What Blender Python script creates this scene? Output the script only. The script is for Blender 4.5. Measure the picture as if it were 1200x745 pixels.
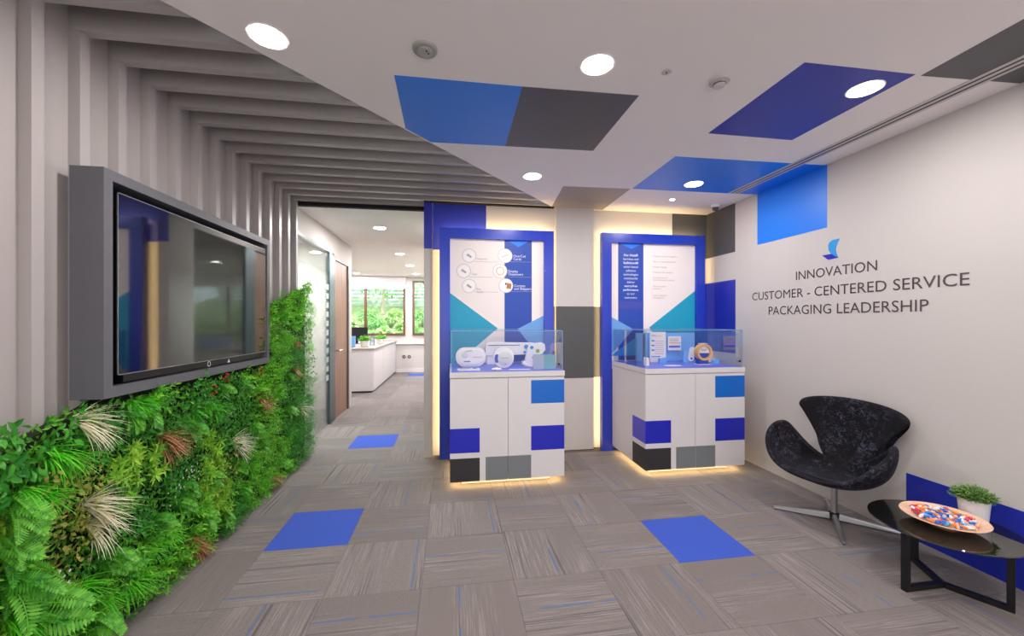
import bpy, bmesh, math, random
from mathutils import Vector, Matrix, Euler
for o in list(bpy.data.objects): bpy.data.objects.remove(o)
SC = bpy.context.scene
COL = SC.collection
PI = math.pi
random.seed(7)

# ------------------------------------------------------------------ camera
cam_d = bpy.data.cameras.new('camera')
cam = bpy.data.objects.new('camera', cam_d); COL.objects.link(cam)
cam.location = (0, 0, 1.427)
cam.rotation_euler = (PI/2, 0, -math.atan((600-529.3)/461))
cam_d.sensor_width = 36; cam_d.lens = 461*36/1200
cam_d.shift_y = (377.1-372.5)/1200
cam_d.clip_start = 0.02
SC.camera = cam

# ------------------------------------------------------------------ world, lights, exposure
EXPOSURE = 0.53
W = bpy.data.worlds.new('sky'); SC.world = W; W.use_nodes = True
wb = W.node_tree.nodes['Background']
wb.inputs[0].default_value = (0.86, 0.93, 1.0, 1); wb.inputs[1].default_value = 3.2
sun_d = bpy.data.lights.new('sun', 'SUN'); sun_d.energy = 5; sun_d.angle = .02; sun_d.color = (1, .97, .9)
sun = bpy.data.objects.new('sun', sun_d); COL.objects.link(sun); sun.location = (-6, 14, 9); sun.rotation_euler = (math.radians(38), 0, math.radians(-25))
SC.view_settings.view_transform = 'Standard'; SC.view_settings.look = 'None'
SC.view_settings.gamma = 1; SC.view_settings.use_curve_mapping = False
SC.view_settings.exposure = EXPOSURE

def area(name, loc, rot, sx, sy, power, col=(1, .96, .92), shape='RECTANGLE', spread=PI):
    d = bpy.data.lights.new(name, 'AREA'); d.shape = shape; d.size = sx
    if shape in ('RECTANGLE', 'ELLIPSE'): d.size_y = sy
    d.energy = power; d.color = col; d.spread = spread
    o = bpy.data.objects.new(name, d); COL.objects.link(o); o.location = loc; o.rotation_euler = rot
    return o
CEIL = 2.70
P_DOWN = 8.6
LOBBY = [(-.81, 1.90), (.713, 1.862), (2.231, 1.832), (.698, 3.373), (2.209, 3.335)]
BEHIND = [(-.81, .37), (.713, .37), (2.231, .37), (-.81, -1.2), (.713, -1.2), (2.231, -1.2)]
HALL = [(-.963, 5.54), (-.959, 7.6), (-.94, 9.13), (-.93, 10.72), (-2.464, 10.78)]
for x, y in LOBBY + BEHIND:
    area('downlight_lamp', (x, y, CEIL-.012), (0, 0, 0), .13, .13, P_DOWN, (1, .955, .93), 'DISK')
for x, y in HALL + [(-2.46, 9.1), (-4, 9.6)]:
    area('downlight_lamp', (x, y, CEIL-.012), (0, 0, 0), .15, .15, 25, (1, .98, .97), 'DISK')
area('downlight_lamp', (-2.5, 5.7, CEIL-.012), (0, 0, 0), .4, .4, 150, (1, .99, .98), 'DISK')
# unseen fill panel added behind the camera to even out the light
area('fill_light', (.7, -2.95, 1.35), (PI/2, 0, 0), 4.4, 2.6, 44, (.97, .97, 1))
WARM = (1, .70, .30)

# ------------------------------------------------------------------ materials
def srgb(r, g, b):
    f = lambda c: (c/255/12.92) if c/255 <= .04045 else ((c/255+.055)/1.055)**2.4
    return (f(r), f(g), f(b), 1)
MATS = {}
def mat(name, col, rough=.6, metal=0, spec=.5, bump=0, bscale=200, var=0, vscale=4, coat=0, emit=0, sheen=0, trans=0):
    if name in MATS: return MATS[name]
    m = bpy.data.materials.new(name); m.use_nodes = True; nt = m.node_tree; b = nt.nodes['Principled BSDF']
    c = srgb(*col)
    b.inputs['Base Color'].default_value = c
    b.inputs['Roughness'].default_value = rough; b.inputs['Metallic'].default_value = metal
    b.inputs['Specular IOR Level'].default_value = spec; b.inputs['Coat Weight'].default_value = coat
    b.inputs['Sheen Weight'].default_value = sheen; b.inputs['Transmission Weight'].default_value = trans
    tc = nt.nodes.new('ShaderNodeTexCoord')
    if var:
        n = nt.nodes.new('ShaderNodeTexNoise'); n.inputs['Scale'].default_value = vscale; n.inputs['Detail'].default_value = 4
        nt.links.new(tc.outputs['Object'], n.inputs['Vector'])
        mx = nt.nodes.new('ShaderNodeMix'); mx.data_type = 'RGBA'
        mx.inputs[6].default_value = tuple(v*(1-var) for v in c[:3])+(1,); mx.inputs[7].default_value = tuple(min(1, v*(1+var)) for v in c[:3])+(1,)
        nt.links.new(n.outputs['Fac'], mx.inputs[0]); nt.links.new(mx.outputs[2], b.inputs['Base Color'])
    if bump:
        n = nt.nodes.new('ShaderNodeTexNoise'); n.inputs['Scale'].default_value = bscale
        nt.links.new(tc.outputs['Object'], n.inputs['Vector'])
        bp = nt.nodes.new('ShaderNodeBump'); bp.inputs['Strength'].default_value = bump; bp.inputs['Distance'].default_value = .002
        nt.links.new(n.outputs['Fac'], bp.inputs['Height']); nt.links.new(bp.outputs[0], b.inputs['Normal'])
    if emit:
        b.inputs['Emission Color'].default_value = c; b.inputs['Emission Strength'].default_value = emit
    MATS[name] = m
    return m
WALLC = (202, 196, 192)
white_wall = mat('white_paint', WALLC, .62, bump=.06, bscale=260, var=.015)
ceil_m = mat('ceiling_paint', (246, 240, 237), .75, bump=.05, bscale=300, var=.01)
slat_m = mat('slat_laminate', (176, 169, 167), .38, spec=.5, bump=.05, bscale=90, var=.04, vscale=2)
dark_gap = mat('black_shadow_gap', (12, 11, 10), .8, var=.1)
bright_blue = mat('bright_blue_paint', (0, 124, 240), .42, var=.02, bump=.03)
royal = mat('royal_blue_paint', (30, 44, 170), .42, var=.02, bump=.03)
darkgrey = mat('dark_grey_paint', (82, 82, 84), .45, var=.03, bump=.03)
taupe = mat('taupe_paint', (160, 150, 142), .55, var=.02, bump=.03)
frame_blue = mat('gloss_royal_blue', (34, 62, 190), .25, coat=.2, var=.02)
cab_white = mat('white_laminate', (224, 220, 222), .35, var=.01)
sq_bright = mat('laminate_bright_blue', (0, 104, 205), .35, var=.02)
sq_royal = mat('laminate_royal', (32, 38, 185), .35, var=.02)
sq_black = mat('laminate_charcoal', (52, 50, 54), .35, var=.03)
sq_grey = mat('laminate_grey', (124, 128, 132), .35, var=.02)
case_floor = mat('periwinkle_board', (96, 112, 225), .35, var=.03)
tv_grey = mat('graphite_laminate', (98, 98, 104), .42, var=.03)
black = mat('black_plastic', (14, 14, 15), .4, var=.05)
blackmetal = mat('black_powder_coat', (20, 20, 22), .38, spec=.5, bump=.05, var=.05)
chrome = mat('brushed_aluminium', (190, 190, 192), .28, metal=.9, bump=.04, bscale=300, var=.03)
steel_dark = mat('dark_steel', (96, 110, 116), .35, metal=.5, var=.04)
wplastic = mat('white_plastic', (245, 240, 240), .3, var=.01)
paper = mat('white_paper', (242, 232, 228), .55, var=.01)
lightblue = mat('light_blue_board', (120, 180, 240), .45, var=.02)
teal = mat('teal_print', (22, 160, 195), .45, var=.02)
skyblue = mat('sky_print', (110, 165, 225), .45, var=.02)
royal_print = mat('royal_print', (32, 72, 172), .45, var=.02)
text_dark = mat('lettering_grey', (78, 70, 72), .5, var=.02)
text_white = mat('white_lettering', (235, 238, 248), .5, var=.01)
text_pale = mat('pale_grey_lettering', (170, 160, 158), .5, var=.01)
pale_line = mat('pale_line_print', (205, 195, 192), .5, var=.01)
orange = mat('orange_card', (236, 180, 120), .5, var=.03)
red = mat('red_print', (210, 60, 70), .5, var=.02)
cyan = mat('cyan_print', (30, 150, 220), .5, var=.02)
brownwood = mat('brown_window_wood', (96, 66, 46), .5, var=.15, vscale=12)
worktop = mat('taupe_worktop', (158, 146, 140), .4, var=.04)
potmat = mat('white_ceramic', (225, 222, 222), .35, var=.01)
soil = mat('dark_soil', (50, 38, 28), .9, bump=.6, bscale=90, var=.3)
emit_lamp = mat('lamp_diffuser', (255, 252, 246), .4, emit=14)
backing_m = mat('dark_green_backing', (22, 34, 14), .9, var=.3, vscale=20)

def m_glass(name, tint=(.95, .985, 1), gl=.35, rough=.0):
    m = bpy.data.materials.new(name); m.use_nodes = True; nt = m.node_tree; nt.nodes.clear()
    o = nt.nodes.new('ShaderNodeOutputMaterial'); t = nt.nodes.new('ShaderNodeBsdfTransparent'); g = nt.nodes.new('ShaderNodeBsdfGlossy')
    t.inputs[0].default_value = (*tint, 1); g.inputs['Roughness'].default_value = rough
    f = nt.nodes.new('ShaderNodeFresnel'); f.inputs[0].default_value = 1.5
    mu = nt.nodes.new('ShaderNodeMath'); mu.operation = 'MULTIPLY'; mu.inputs[1].default_value = gl
    mx = nt.nodes.new('ShaderNodeMixShader')
    nt.links.new(f.outputs[0], mu.inputs[0]); nt.links.new(mu.outputs[0], mx.inputs[0])
    nt.links.new(t.outputs[0], mx.inputs[1]); nt.links.new(g.outputs[0], mx.inputs[2]); nt.links.new(mx.outputs[0], o.inputs[0])
    return m
glass = m_glass('clear_glass', (.985, .992, 1), .4)
glass_win = m_glass('window_glass', (.93, .97, .95), .6)
glass_edge = mat('glass_edge_blue', (150, 190, 235), .15, coat=.3, var=.02)
glass_part = m_glass('partition_glass', (.90, .96, .94), .8)
frost = bpy.data.materials.new('frosted_film'); frost.use_nodes = True
_nt = frost.node_tree; _b = _nt.nodes['Principled BSDF']; _b.inputs['Base Color'].default_value = srgb(205, 225, 220); _b.inputs['Roughness'].default_value = .5; _b.inputs['Alpha'].default_value = .55

screen_m = bpy.data.materials.new('screen_glass'); screen_m.use_nodes = True
_b = screen_m.node_tree.nodes['Principled BSDF']; _b.inputs['Base Color'].default_value = srgb(16, 17, 20)
_b.inputs['Roughness'].default_value = .045; _b.inputs['Specular IOR Level'].default_value = 1.0; _b.inputs['IOR'].default_value = 1.9

def carpet_mat():
    m = bpy.data.materials.new('grey_carpet'); m.use_nodes = True; nt = m.node_tree; b = nt.nodes['Principled BSDF']
    N = nt.nodes.new; L = nt.links.new
    b.inputs['Roughness'].default_value = .95; b.inputs['Specular IOR Level'].default_value = .15; b.inputs['Sheen Weight'].default_value = .15
    tc = N('ShaderNodeTexCoord'); oi = N('ShaderNodeObjectInfo')
    mul = N('ShaderNodeMath'); mul.operation = 'MULTIPLY'; mul.inputs[1].default_value = 57.3; L(oi.outputs['Random'], mul.inputs[0])
    cmb = N('ShaderNodeCombineXYZ'); L(mul.outputs[0], cmb.inputs[0]); L(mul.outputs[0], cmb.inputs[1]); L(mul.outputs[0], cmb.inputs[2])
    add = N('ShaderNodeVectorMath'); add.operation = 'ADD'; L(tc.outputs['Object'], add.inputs[0]); L(cmb.outputs[0], add.inputs[1])
    def noise(scale3, detail=2, rough=.5):
        mp = N('ShaderNodeMapping'); mp.inputs['Scale'].default_value = scale3; L(add.outputs[0], mp.inputs[0])
        n = N('ShaderNodeTexNoise'); n.inputs['Scale'].default_value = 1; n.inputs['Detail'].default_value = detail; n.inputs['Roughness'].default_value = rough
        L(mp.outputs[0], n.inputs['Vector']); return n.outputs['Fac']
    def ramp(inp, a, bb):
        r = N('ShaderNodeMapRange'); r.inputs[1].default_value = a; r.inputs[2].default_value = bb; L(inp, r.inputs[0]); r.clamp = True; return r.outputs[0]
    def math_(op, a, c):
        n = N('ShaderNodeMath'); n.operation = op
        for i, v in enumerate((a, c)):
            if isinstance(v, (int, float)): n.inputs[i].default_value = v
            else: L(v, n.inputs[i])
        return n.outputs[0]
    lines = ramp(noise((210, 3.5, 1), 2, .6), .50, .62)       # fine light yarn lines along the tile
    band = ramp(noise((6, .9, 1), 1), .40, .58)                # wide bands where the light lines gather
    light = math_('MULTIPLY', lines, band)
    dark = math_('MULTIPLY', ramp(noise((60, .8, 1), 1), .62, .68), .8)
    fine = noise((420, 420, 1), 2)
    sep = N('ShaderNodeSeparateXYZ'); L(tc.outputs['Object'], sep.inputs[0])
    off = math_('MULTIPLY', math_('SUBTRACT', oi.outputs['Random'], .5), .42)
    d = math_('ABSOLUTE', math_('SUBTRACT', sep.outputs[0], off), 0)
    blue = math_('MULTIPLY', ramp(d, .0048, .003), ramp(noise((3, 7, 1), 1), .40, .5))
    def mix(fac, a, c):
        x = N('ShaderNodeMix'); x.data_type = 'RGBA'; L(fac, x.inputs[0])
        for i, v in ((6, a), (7, c)):
            if isinstance(v, tuple): x.inputs[i].default_value = v
            else: L(v, x.inputs[i])
        return x.outputs[2]
    tone = mix(oi.outputs['Random'], srgb(126, 117, 114), srgb(146, 137, 134))
    c = mix(ramp(fine, .3, .7), srgb(104, 96, 94), tone)
    c = mix(math_('MULTIPLY', light, .28), c, srgb(190, 182, 178))
    c = mix(math_('MULTIPLY', dark, band), c, srgb(84, 78, 80))
    c = mix(math_('MULTIPLY', blue, .8), c, srgb(50, 105, 165))
    L(c, b.inputs['Base Color'])
    bp = N('ShaderNodeBump'); bp.inputs['Strength'].default_value = .5; bp.inputs['Distance'].default_value = .002
    L(math_('ADD', fine, light), bp.inputs['Height']); L(bp.outputs[0], b.inputs['Normal'])
    return m
carpet = carpet_mat()
carpet_blue = mat('blue_carpet', (58, 88, 190), .95, spec=.1, bump=.6, bscale=500, var=.12, vscale=160, sheen=.1)

def leaf_mat(name, c1, c2, rough=.45, transl=.25):
    m = bpy.data.materials.new(name); m.use_nodes = True; nt = m.node_tree; b = nt.nodes['Principled BSDF']
    g = nt.nodes.new('ShaderNodeNewGeometry'); mx = nt.nodes.new('ShaderNodeMix'); mx.data_type = 'RGBA'
    mx.inputs[6].default_value = srgb(*c1); mx.inputs[7].default_value = srgb(*c2)
    nt.links.new(g.outputs['Random Per Island'], mx.inputs[0]); nt.links.new(mx.outputs[2], b.inputs['Base Color'])
    b.inputs['Roughness'].default_value = rough; b.inputs['Specular IOR Level'].default_value = .35
    t = nt.nodes.new('ShaderNodeBsdfTranslucent'); nt.links.new(mx.outputs[2], t.inputs[0])
    ms = nt.nodes.new('ShaderNodeMixShader'); ms.inputs[0].default_value = transl
    nt.links.new(b.outputs[0], ms.inputs[1]); nt.links.new(t.outputs[0], ms.inputs[2]); nt.links.new(ms.outputs[0], nt.nodes['Material Output'].inputs[0])
    return m
L_box = leaf_mat('leaf_fresh', (76, 175, 38), (150, 222, 70))
L_dark = leaf_mat('leaf_dark_glossy', (34, 120, 36), (84, 172, 56), .3)
L_yel = leaf_mat('leaf_yellow_green', (115, 185, 45), (180, 225, 80))
L_grass = leaf_mat('grass_bright', (60, 190, 24), (130, 235, 60))
L_fern = leaf_mat('fern_green', (76, 155, 42), (125, 205, 70))
L_fern2 = leaf_mat('fern_deep', (52, 138, 40), (98, 184, 58))
L_cream = leaf_mat('grass_cream', (238, 230, 200), (255, 250, 228))
L_brown = leaf_mat('grass_rust', (185, 115, 75), (230, 165, 125))
L_olive = leaf_mat('leaf_olive', (125, 150, 55), (175, 170, 85))
L_white = leaf_mat('flower_white', (235, 240, 235), (250, 250, 250))
L_red = leaf_mat('berry_red', (170, 20, 30), (200, 45, 50))
L_fill = leaf_mat('leaf_filler', (50, 125, 28), (118, 190, 56))
L_out = leaf_mat('garden_leaf', (150, 190, 110), (215, 232, 175))
L_out2 = leaf_mat('garden_leaf_dark', (80, 145, 75), (150, 200, 125))

# ------------------------------------------------------------------ mesh helpers
class MB:
    def __init__(s): s.v = []; s.f = []
    def add(s, vs, fs, M=None):
        n = len(s.v)
        s.v += [tuple(M @ Vector(p)) if M else tuple(p) for p in vs]; s.f += [tuple(i+n for i in f) for f in fs]; return s
    def box(s, x0, x1, y0, y1, z0, z1, M=None):
        return s.add([(x0,y0,z0),(x1,y0,z0),(x1,y1,z0),(x0,y1,z0),(x0,y0,z1),(x1,y0,z1),(x1,y1,z1),(x0,y1,z1)],
                     [(0,3,2,1),(4,5,6,7),(0,1,5,4),(1,2,6,5),(2,3,7,6),(3,0,4,7)], M)
    def prism(s, pts, a, b, axis='z', M=None):
        def P(p, h):
            return {'z': (p[0], p[1], h), 'y': (p[0], h, p[1]), 'x': (h, p[0], p[1])}[axis]
        n = len(pts); vs = [P(p, a) for p in pts]+[P(p, b) for p in pts]
        fs = [tuple(range(n))[::-1], tuple(range(n, 2*n))]+[(i, (i+1) % n, n+(i+1) % n, n+i) for i in range(n)]
        return s.add(vs, fs, M)
    def lathe(s, prof, n=32, M=None, cap=True):
        vs = []; fs = []
        for r, z in prof:
            for k in range(n): a = 2*PI*k/n; vs.append((r*math.cos(a), r*math.sin(a), z))
        for i in range(len(prof)-1):
            for k in range(n): fs.append((i*n+k, i*n+(k+1) % n, (i+1)*n+(k+1) % n, (i+1)*n+k))
        if cap:
            fs.append(tuple(range(n))[::-1]); fs.append(tuple(range((len(prof)-1)*n, len(prof)*n)))
        return s.add(vs, fs, M)
    def tube(s, pts, r, n=8):
        pts = [Vector(p) for p in pts]; rings = []
        for i, p in enumerate(pts):
            d = (pts[min(i+1, len(pts)-1)]-pts[max(i-1, 0)]).normalized()
            u = d.cross(Vector((0, 0, 1)));
            if u.length < .01: u = d.cross(Vector((1, 0, 0)))
            u.normalize(); w = d.cross(u); rr = r[i] if isinstance(r, (list, tuple)) else r
            rings.append([p+u*rr*math.cos(2*PI*k/n)+w*rr*math.sin(2*PI*k/n) for k in range(n)])
        vs = [q for R in rings for q in R]
        fs = [(i*n+k, i*n+(k+1) % n, (i+1)*n+(k+1) % n, (i+1)*n+k) for i in range(len(pts)-1) for k in range(n)]
        fs += [tuple(range(n)), tuple(range((len(pts)-1)*n, len(pts)*n))[::-1]]
        return s.add(vs, fs)
    def mesh(s, name, m, smooth=False, bevel=0):
        me = bpy.data.meshes.new(name); me.from_pydata(s.v, [], s.f)
        if m: me.materials.append(m)
        bm = bmesh.new(); bm.from_mesh(me); bmesh.ops.recalc_face_normals(bm, faces=bm.faces)
        if bevel: bmesh.ops.bevel(bm, geom=[e for e in bm.edges if e.is_manifold and e.calc_face_angle(0) > .5], offset=bevel, segments=2, affect='EDGES', profile=.7)
        bm.to_mesh(me); bm.free()
        if smooth:
            me.polygons.foreach_set('use_smooth', [True]*len(me.polygons))
            me.set_sharp_from_angle(angle=math.radians(35))
        return me
    def build(s, name, m, parent=None, smooth=False, bevel=0, raw=False):
        if raw:
            me = bpy.data.meshes.new(name); me.from_pydata(s.v, [], s.f); me.materials.append(m)
        else: me = s.mesh(name, m, smooth, bevel)
        return link(name, me, parent)
def link(name, data, parent=None, M=None):
    o = bpy.data.objects.new(name, data); COL.objects.link(o)
    if M is not None: o.matrix_world = M
    if parent is not None: o.parent = parent; o.matrix_parent_inverse = Matrix.Identity(4)
    return o
# children are written in the parent's local frame; things sit at their base
def thing(name, label, cat, loc=(0, 0, 0), rz=0, group=None):
    o = bpy.data.objects.new(name, None); COL.objects.link(o); o.location = loc; o.rotation_euler = (0, 0, rz); o.empty_display_size = .1
    return tag(o, label, cat, group)
def tag(o, label=None, cat=None, group=None, kind=None):
    if label: o['label'] = label
    if cat: o['category'] = cat
    if group: o['group'] = group
    if kind: o['kind'] = kind
    return o
def struct(o): o['kind'] = 'structure'; return o
def copy_tree(o, parent=None):
    c = o.copy(); COL.objects.link(c)
    if parent: c.parent = parent
    for ch in list(o.children): copy_tree(ch, c)
    return c
def T(x, y, z): return Matrix.Translation((x, y, z))
def R(a, ax): return Matrix.Rotation(a, 4, ax)
def box_obj(name, m, b, parent=None, bevel=0): return MB().box(*b).build(name, m, parent, bevel=bevel)
def text_obj(name, txt, m, origin, xdir, ydir, width, height, parent=None, thick=.0006, align='LEFT', bold=False, spacing=1):
    """flat lettering: cap height `height`, total width `width` (None keeps natural width)."""
    cu = bpy.data.curves.new(name, 'FONT'); cu.body = txt; cu.size = 1; cu.align_x = align; cu.extrude = 0; cu.space_line = spacing
    cu.resolution_u = 3
    if bold: cu.offset = .018
    to = bpy.data.objects.new(name, cu); COL.objects.link(to)
    bpy.context.view_layer.update()
    me = bpy.data.meshes.new_from_object(to, depsgraph=bpy.context.evaluated_depsgraph_get())
    bpy.data.objects.remove(to)
    xs = [v.co.x for v in me.vertices]; x0, x1 = min(xs), max(xs)
    sy = height/.70; sx = sy if width is None else width/(x1-x0)
    X = Vector(xdir); Y = Vector(ydir); O = Vector(origin); Nn = X.cross(Y)*thick
    base = x0 if align == 'LEFT' else 0
    for v in me.vertices: v.co = O+X*((v.co.x-base)*sx)+Y*(v.co.y*sy)+Nn
    me.materials.clear(); me.materials.append(m)
    return link(name, me, parent)

# ------------------------------------------------------------------ floor with carpet tiles
GX, GY, TS = -1.161, 2.653, .5
floor = struct(box_obj('floor', mat('screed', (90, 84, 82), .9, var=.1), (-5.6, 3.1, -3.1, 11.62, -.12, -.008)))
tile_me = MB().box(-.2493, .2493, -.2493, .2493, -.009, 0).mesh('carpet_tile', carpet, bevel=.0012)
tile_bl = MB().box(-.2493, .2493, -.2493, .2493, -.009, 0).mesh('blue_carpet_tile', carpet_blue, bevel=.0012)
BLUE = {(0, 0), (5, -1), (0, 4), (0, 16)}
def tile_ok(i, j):
    x = GX+(i+.5)*TS; y = GY+(j+.5)*TS
    if y < 4.3: return -1.9 < x < 3.2 and y > -.6
    if y < 7: return -3.2 < x < -.1
    return -3.2 < x < -.1 and y < 11.5
nt_ = 0
for j in range(-7, 18):
    for i in range(-4, 9):
        if not tile_ok(i, j): continue
        b = (i, j) in BLUE
        o = link('carpet_tile', tile_bl if b else tile_me, floor)
        o.location = (GX+(i+.5)*TS, GY+(j+.5)*TS, 0)
        o.rotation_euler = (0, 0, ((i+j) % 2)*PI/2 + (PI if random.random() < .5 else 0))
        if b: o['label'] = 'royal blue carpet tile'
        nt_ += 1
# plain carpet beyond the laid tiles, unseen from the lens
struct(box_obj('trim_1', carpet, (-5.55, 3.0, -3.0, -.65, -.009, -.001)))
struct(box_obj('trim_2', carpet, (-5.55, -3.3, 4.5, 11.5, -.009, -.001)))

# ------------------------------------------------------------------ ceiling
XR = 3.0; XL = -1.652
cl = MB()
# dropped white ceiling with a diagonal edge towards the slats
cl.prism([(-5.6, -3.1), (3.1, -3.1), (3.1, 4.4), (1.242, 4.4), (-1.14, 1.749), (-1.652, 1.18), (-5.6, 1.18)], CEIL, CEIL+.03)
ceiling = struct(cl.build('ceiling', ceil_m))
c2 = MB().box(-5.6, 0, 4.47, 11.62, CEIL, CEIL+.05).build('ceiling_corridor', ceil_m); struct(c2)
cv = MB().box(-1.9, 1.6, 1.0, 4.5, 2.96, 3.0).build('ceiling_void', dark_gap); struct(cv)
def ceil_patch(pts, m): return MB().prism(pts, CEIL-.0012, CEIL+.001).build('painted_square', m, ceiling)
gx = [-.29, .378, 1.04, 1.705, 2.36, 3.0]; gy = [1.69, 2.095, 2.81, 3.53, 4.262]
ceil_patch([(-.293, 2.098), (.378, 2.095), (.383, 2.822), (-.145, 2.84), (-.30, 2.664)], bright_blue)
ceil_patch([(.3785, 2.095), (1.041, 2.078), (1.039, 2.8), (.3835, 2.822)], darkgrey)
ceil_patch([(1.712, 1.69), (2.358, 1.685), (2.354, 2.425), (1.711, 2.423)], royal)
ceil_patch([(1.70, 2.80), (3.0, 2.775), (3.0, 3.515), (1.706, 3.545)], bright_blue)
ceil_patch([(1.035, 3.574), (1.69, 3.548), (1.696, 4.262), (1.095, 4.262)], taupe)
ceil_patch([(2.36, .98), (3.0, .97), (3.0, 1.664), (2.397, 1.69)], darkgrey)
# ceiling slats
NS = 14; SP = .2014; FY0 = 1.785; SW = .048
def diag_x(y): return -1.14+(y-1.749)*(2.254/2.508)
for k in range(-3, NS):
    y0 = FY0+SP*k; y1 = y0+SW
    m = MB()
    if y0 < 4.3:
        xa, xb = diag_x(y0)+.06, diag_x(y1)+.06
        if xa < -1.58: continue
        pts = [(XL, y0), (xa, y0), (xb, y1), (XL, y1)]
    else: pts = [(XL, y0), (-.2, y0), (-.2, y1), (XL, y1)]
    m.prism(pts, CEIL+.0015, CEIL+.24).build('ceiling_slat', slat_m, ceiling)

# ------------------------------------------------------------------ walls
wl = struct(MB().box(-1.80, XL, -3.1, 4.45, 0, 2.96).build('wall_left', slat_m))
for k in range(-12, NS):
    y0 = FY0+SP*k
    MB().box(XL-.001, -1.606, y0, y0+SW, 0, CEIL if y0 > 1.0 else CEIL-.001).build('wall_slat', slat_m, wl)
wr = struct(MB().box(XR, XR+.12, -3.1, 4.5, 0, CEIL+.02).build('wall_right', white_wall))
wf = struct(MB().box(-1.8, 3.1, -3.2, -3.1, 0, 2.96).build('wall_front', white_wall))
# back wall: two recessed bays with a pier between and a stile at the opening
YP, YB = 4.235, 4.283
wb_ = MB().box(-.289, 3.0, YB, YB+.12, 0, CEIL+.02); wbk = struct(wb_.build('wall_back', white_wall))
MB().box(-.289, -.2, YP, YB+.001, 0, CEIL-.001).build('stile', white_wall, wbk)
MB().box(1.142, 1.578, YP, YB+.001, 0, CEIL-.001).build('pier', white_wall, wbk)
def bpatch(x0, x1, z0, z1, m, y): MB().box(x0, x1, y-.0012, y+.0005, z0, z1).build('painted_square', m, wbk)
bpatch(-.289, -.2, 2.2, CEIL, royal, YP); bpatch(-.2, .372, 2.2, CEIL, royal, YB)
bpatch(1.142, 1.578, .80, 1.60, darkgrey, YP); bpatch(1.578, 1.71, .80, 1.60, darkgrey, YB); bpatch(1.05, 1.142, .80, 1.60, darkgrey, YB)
bpatch(2.56, 3.0, 2.178, CEIL, darkgrey, YB); bpatch(2.37, 3.0, 1.09, 1.882, royal, YB)
def rpatch(y0, y1, z0, z1, m): MB().box(XR-.0012, XR+.0005, y0, y1, z0, z1).build('painted_square', m, wr)
rpatch(2.756, 3.49, 2.19, CEIL, bright_blue)
rpatch(3.80, YB, 2.178, CEIL, darkgrey)
rpatch(3.795, YB, 1.09, 1.882, royal)
rpatch(1.45, 2.197, .0, .421, royal)
# black strips painting the shade in the gaps above the opening and the left bay
struct(MB().box(-.289, 1.12, YP-.012, YP+.03, CEIL-.012, CEIL+.03).build('shade_strip_1', dark_gap))
struct(MB().box(-1.69, -.289, 4.46, 4.52, CEIL-.035, CEIL+.10).build('shade_strip_2', dark_gap))
# corridor
wlc = struct(MB().box(-1.81, -1.69, 6.06, 7.06, 2.36, CEIL+.02).build('wall_corridor_left', white_wall))
MB().box(-1.81, -1.69, 6.85, 7.06, 0, 2.36).build('wall_end', white_wall, wlc)
MB().box(-1.81, -1.69, 4.45, 6.06, 2.42, CEIL+.02).build('lintel', white_wall, wlc)
wcr = struct(MB().box(-.289, -.18, YB+.12, 4.60, 0, CEIL+.02).box(-.289, -.18, 6.85, 11.5, 0, CEIL+.02).box(-.289, -.18, 4.60, 6.85, 2.42, CEIL+.02).build('wall_corridor_right', white_wall))
gp2 = struct(MB().box(-.28, -.27, 4.60, 5.68, 0, 2.42).build('window_4', glass_part))
MB().box(-.289, -.25, 5.66, 5.92, 0, 2.42).build('door_post', steel_dark, gp2)
struct(MB().box(-.18, 3.12, 7.0, 7.1, 0, CEIL+.02).build('wall_side_office', white_wall))
struct(MB().box(3.0, 3.12, 4.5, 7.1, 0, CEIL+.02).build('wall_side_office_right', white_wall))
struct(MB().box(-.1, 3.1, 4.41, 7.1, CEIL, CEIL+.05).build('ceiling_side_office', ceil_m))
area('downlight_lamp', (1.3, 5.7, CEIL-.012), (0, 0, 0), .4, .4, 60, (1, .98, .97), 'DISK')
wfar = MB()
W1 = (-4.6, -1.30, 1.05, 2.45); W2 = (-1.10, -.3, 1.05, 2.60)
wfar.box(-5.6, -.18, 11.5, 11.62, 0, 1.05).box(-5.6, W1[0], 11.5, 11.62, 1.05, CEIL).box(W1[1], W2[0], 11.5, 11.62, 1.05, CEIL).box(W1[0], W1[1], 11.5, 11.62, 2.45, CEIL).box(W2[0], -.18, 11.5, 11.62, 2.62, CEIL)
wfar = struct(wfar.build('wall_far', white_wall))
struct(MB().box(-5.7, -5.58, 4.4, 11.6, 0, CEIL).build('wall_office_left', white_wall))
# room behind the glass
struct(MB().box(-5.6, -1.81, 6.82, 6.94, 0, CEIL).build('wall_meeting_room', white_wall))
struct(MB().box(-5.6, -1.80, 4.38, 4.45, 0, CEIL).build('wall_meeting_room_near', white_wall))
# skirtings and far ledge
struct(MB().box(-1.57, -.289, 11.485, 11.5, 0, .10).build('baseboard_far', cab_white))
struct(MB().box(-1.57, -.289, 11.44, 11.5, .80, .83).build('trim_5', cab_white))
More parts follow.
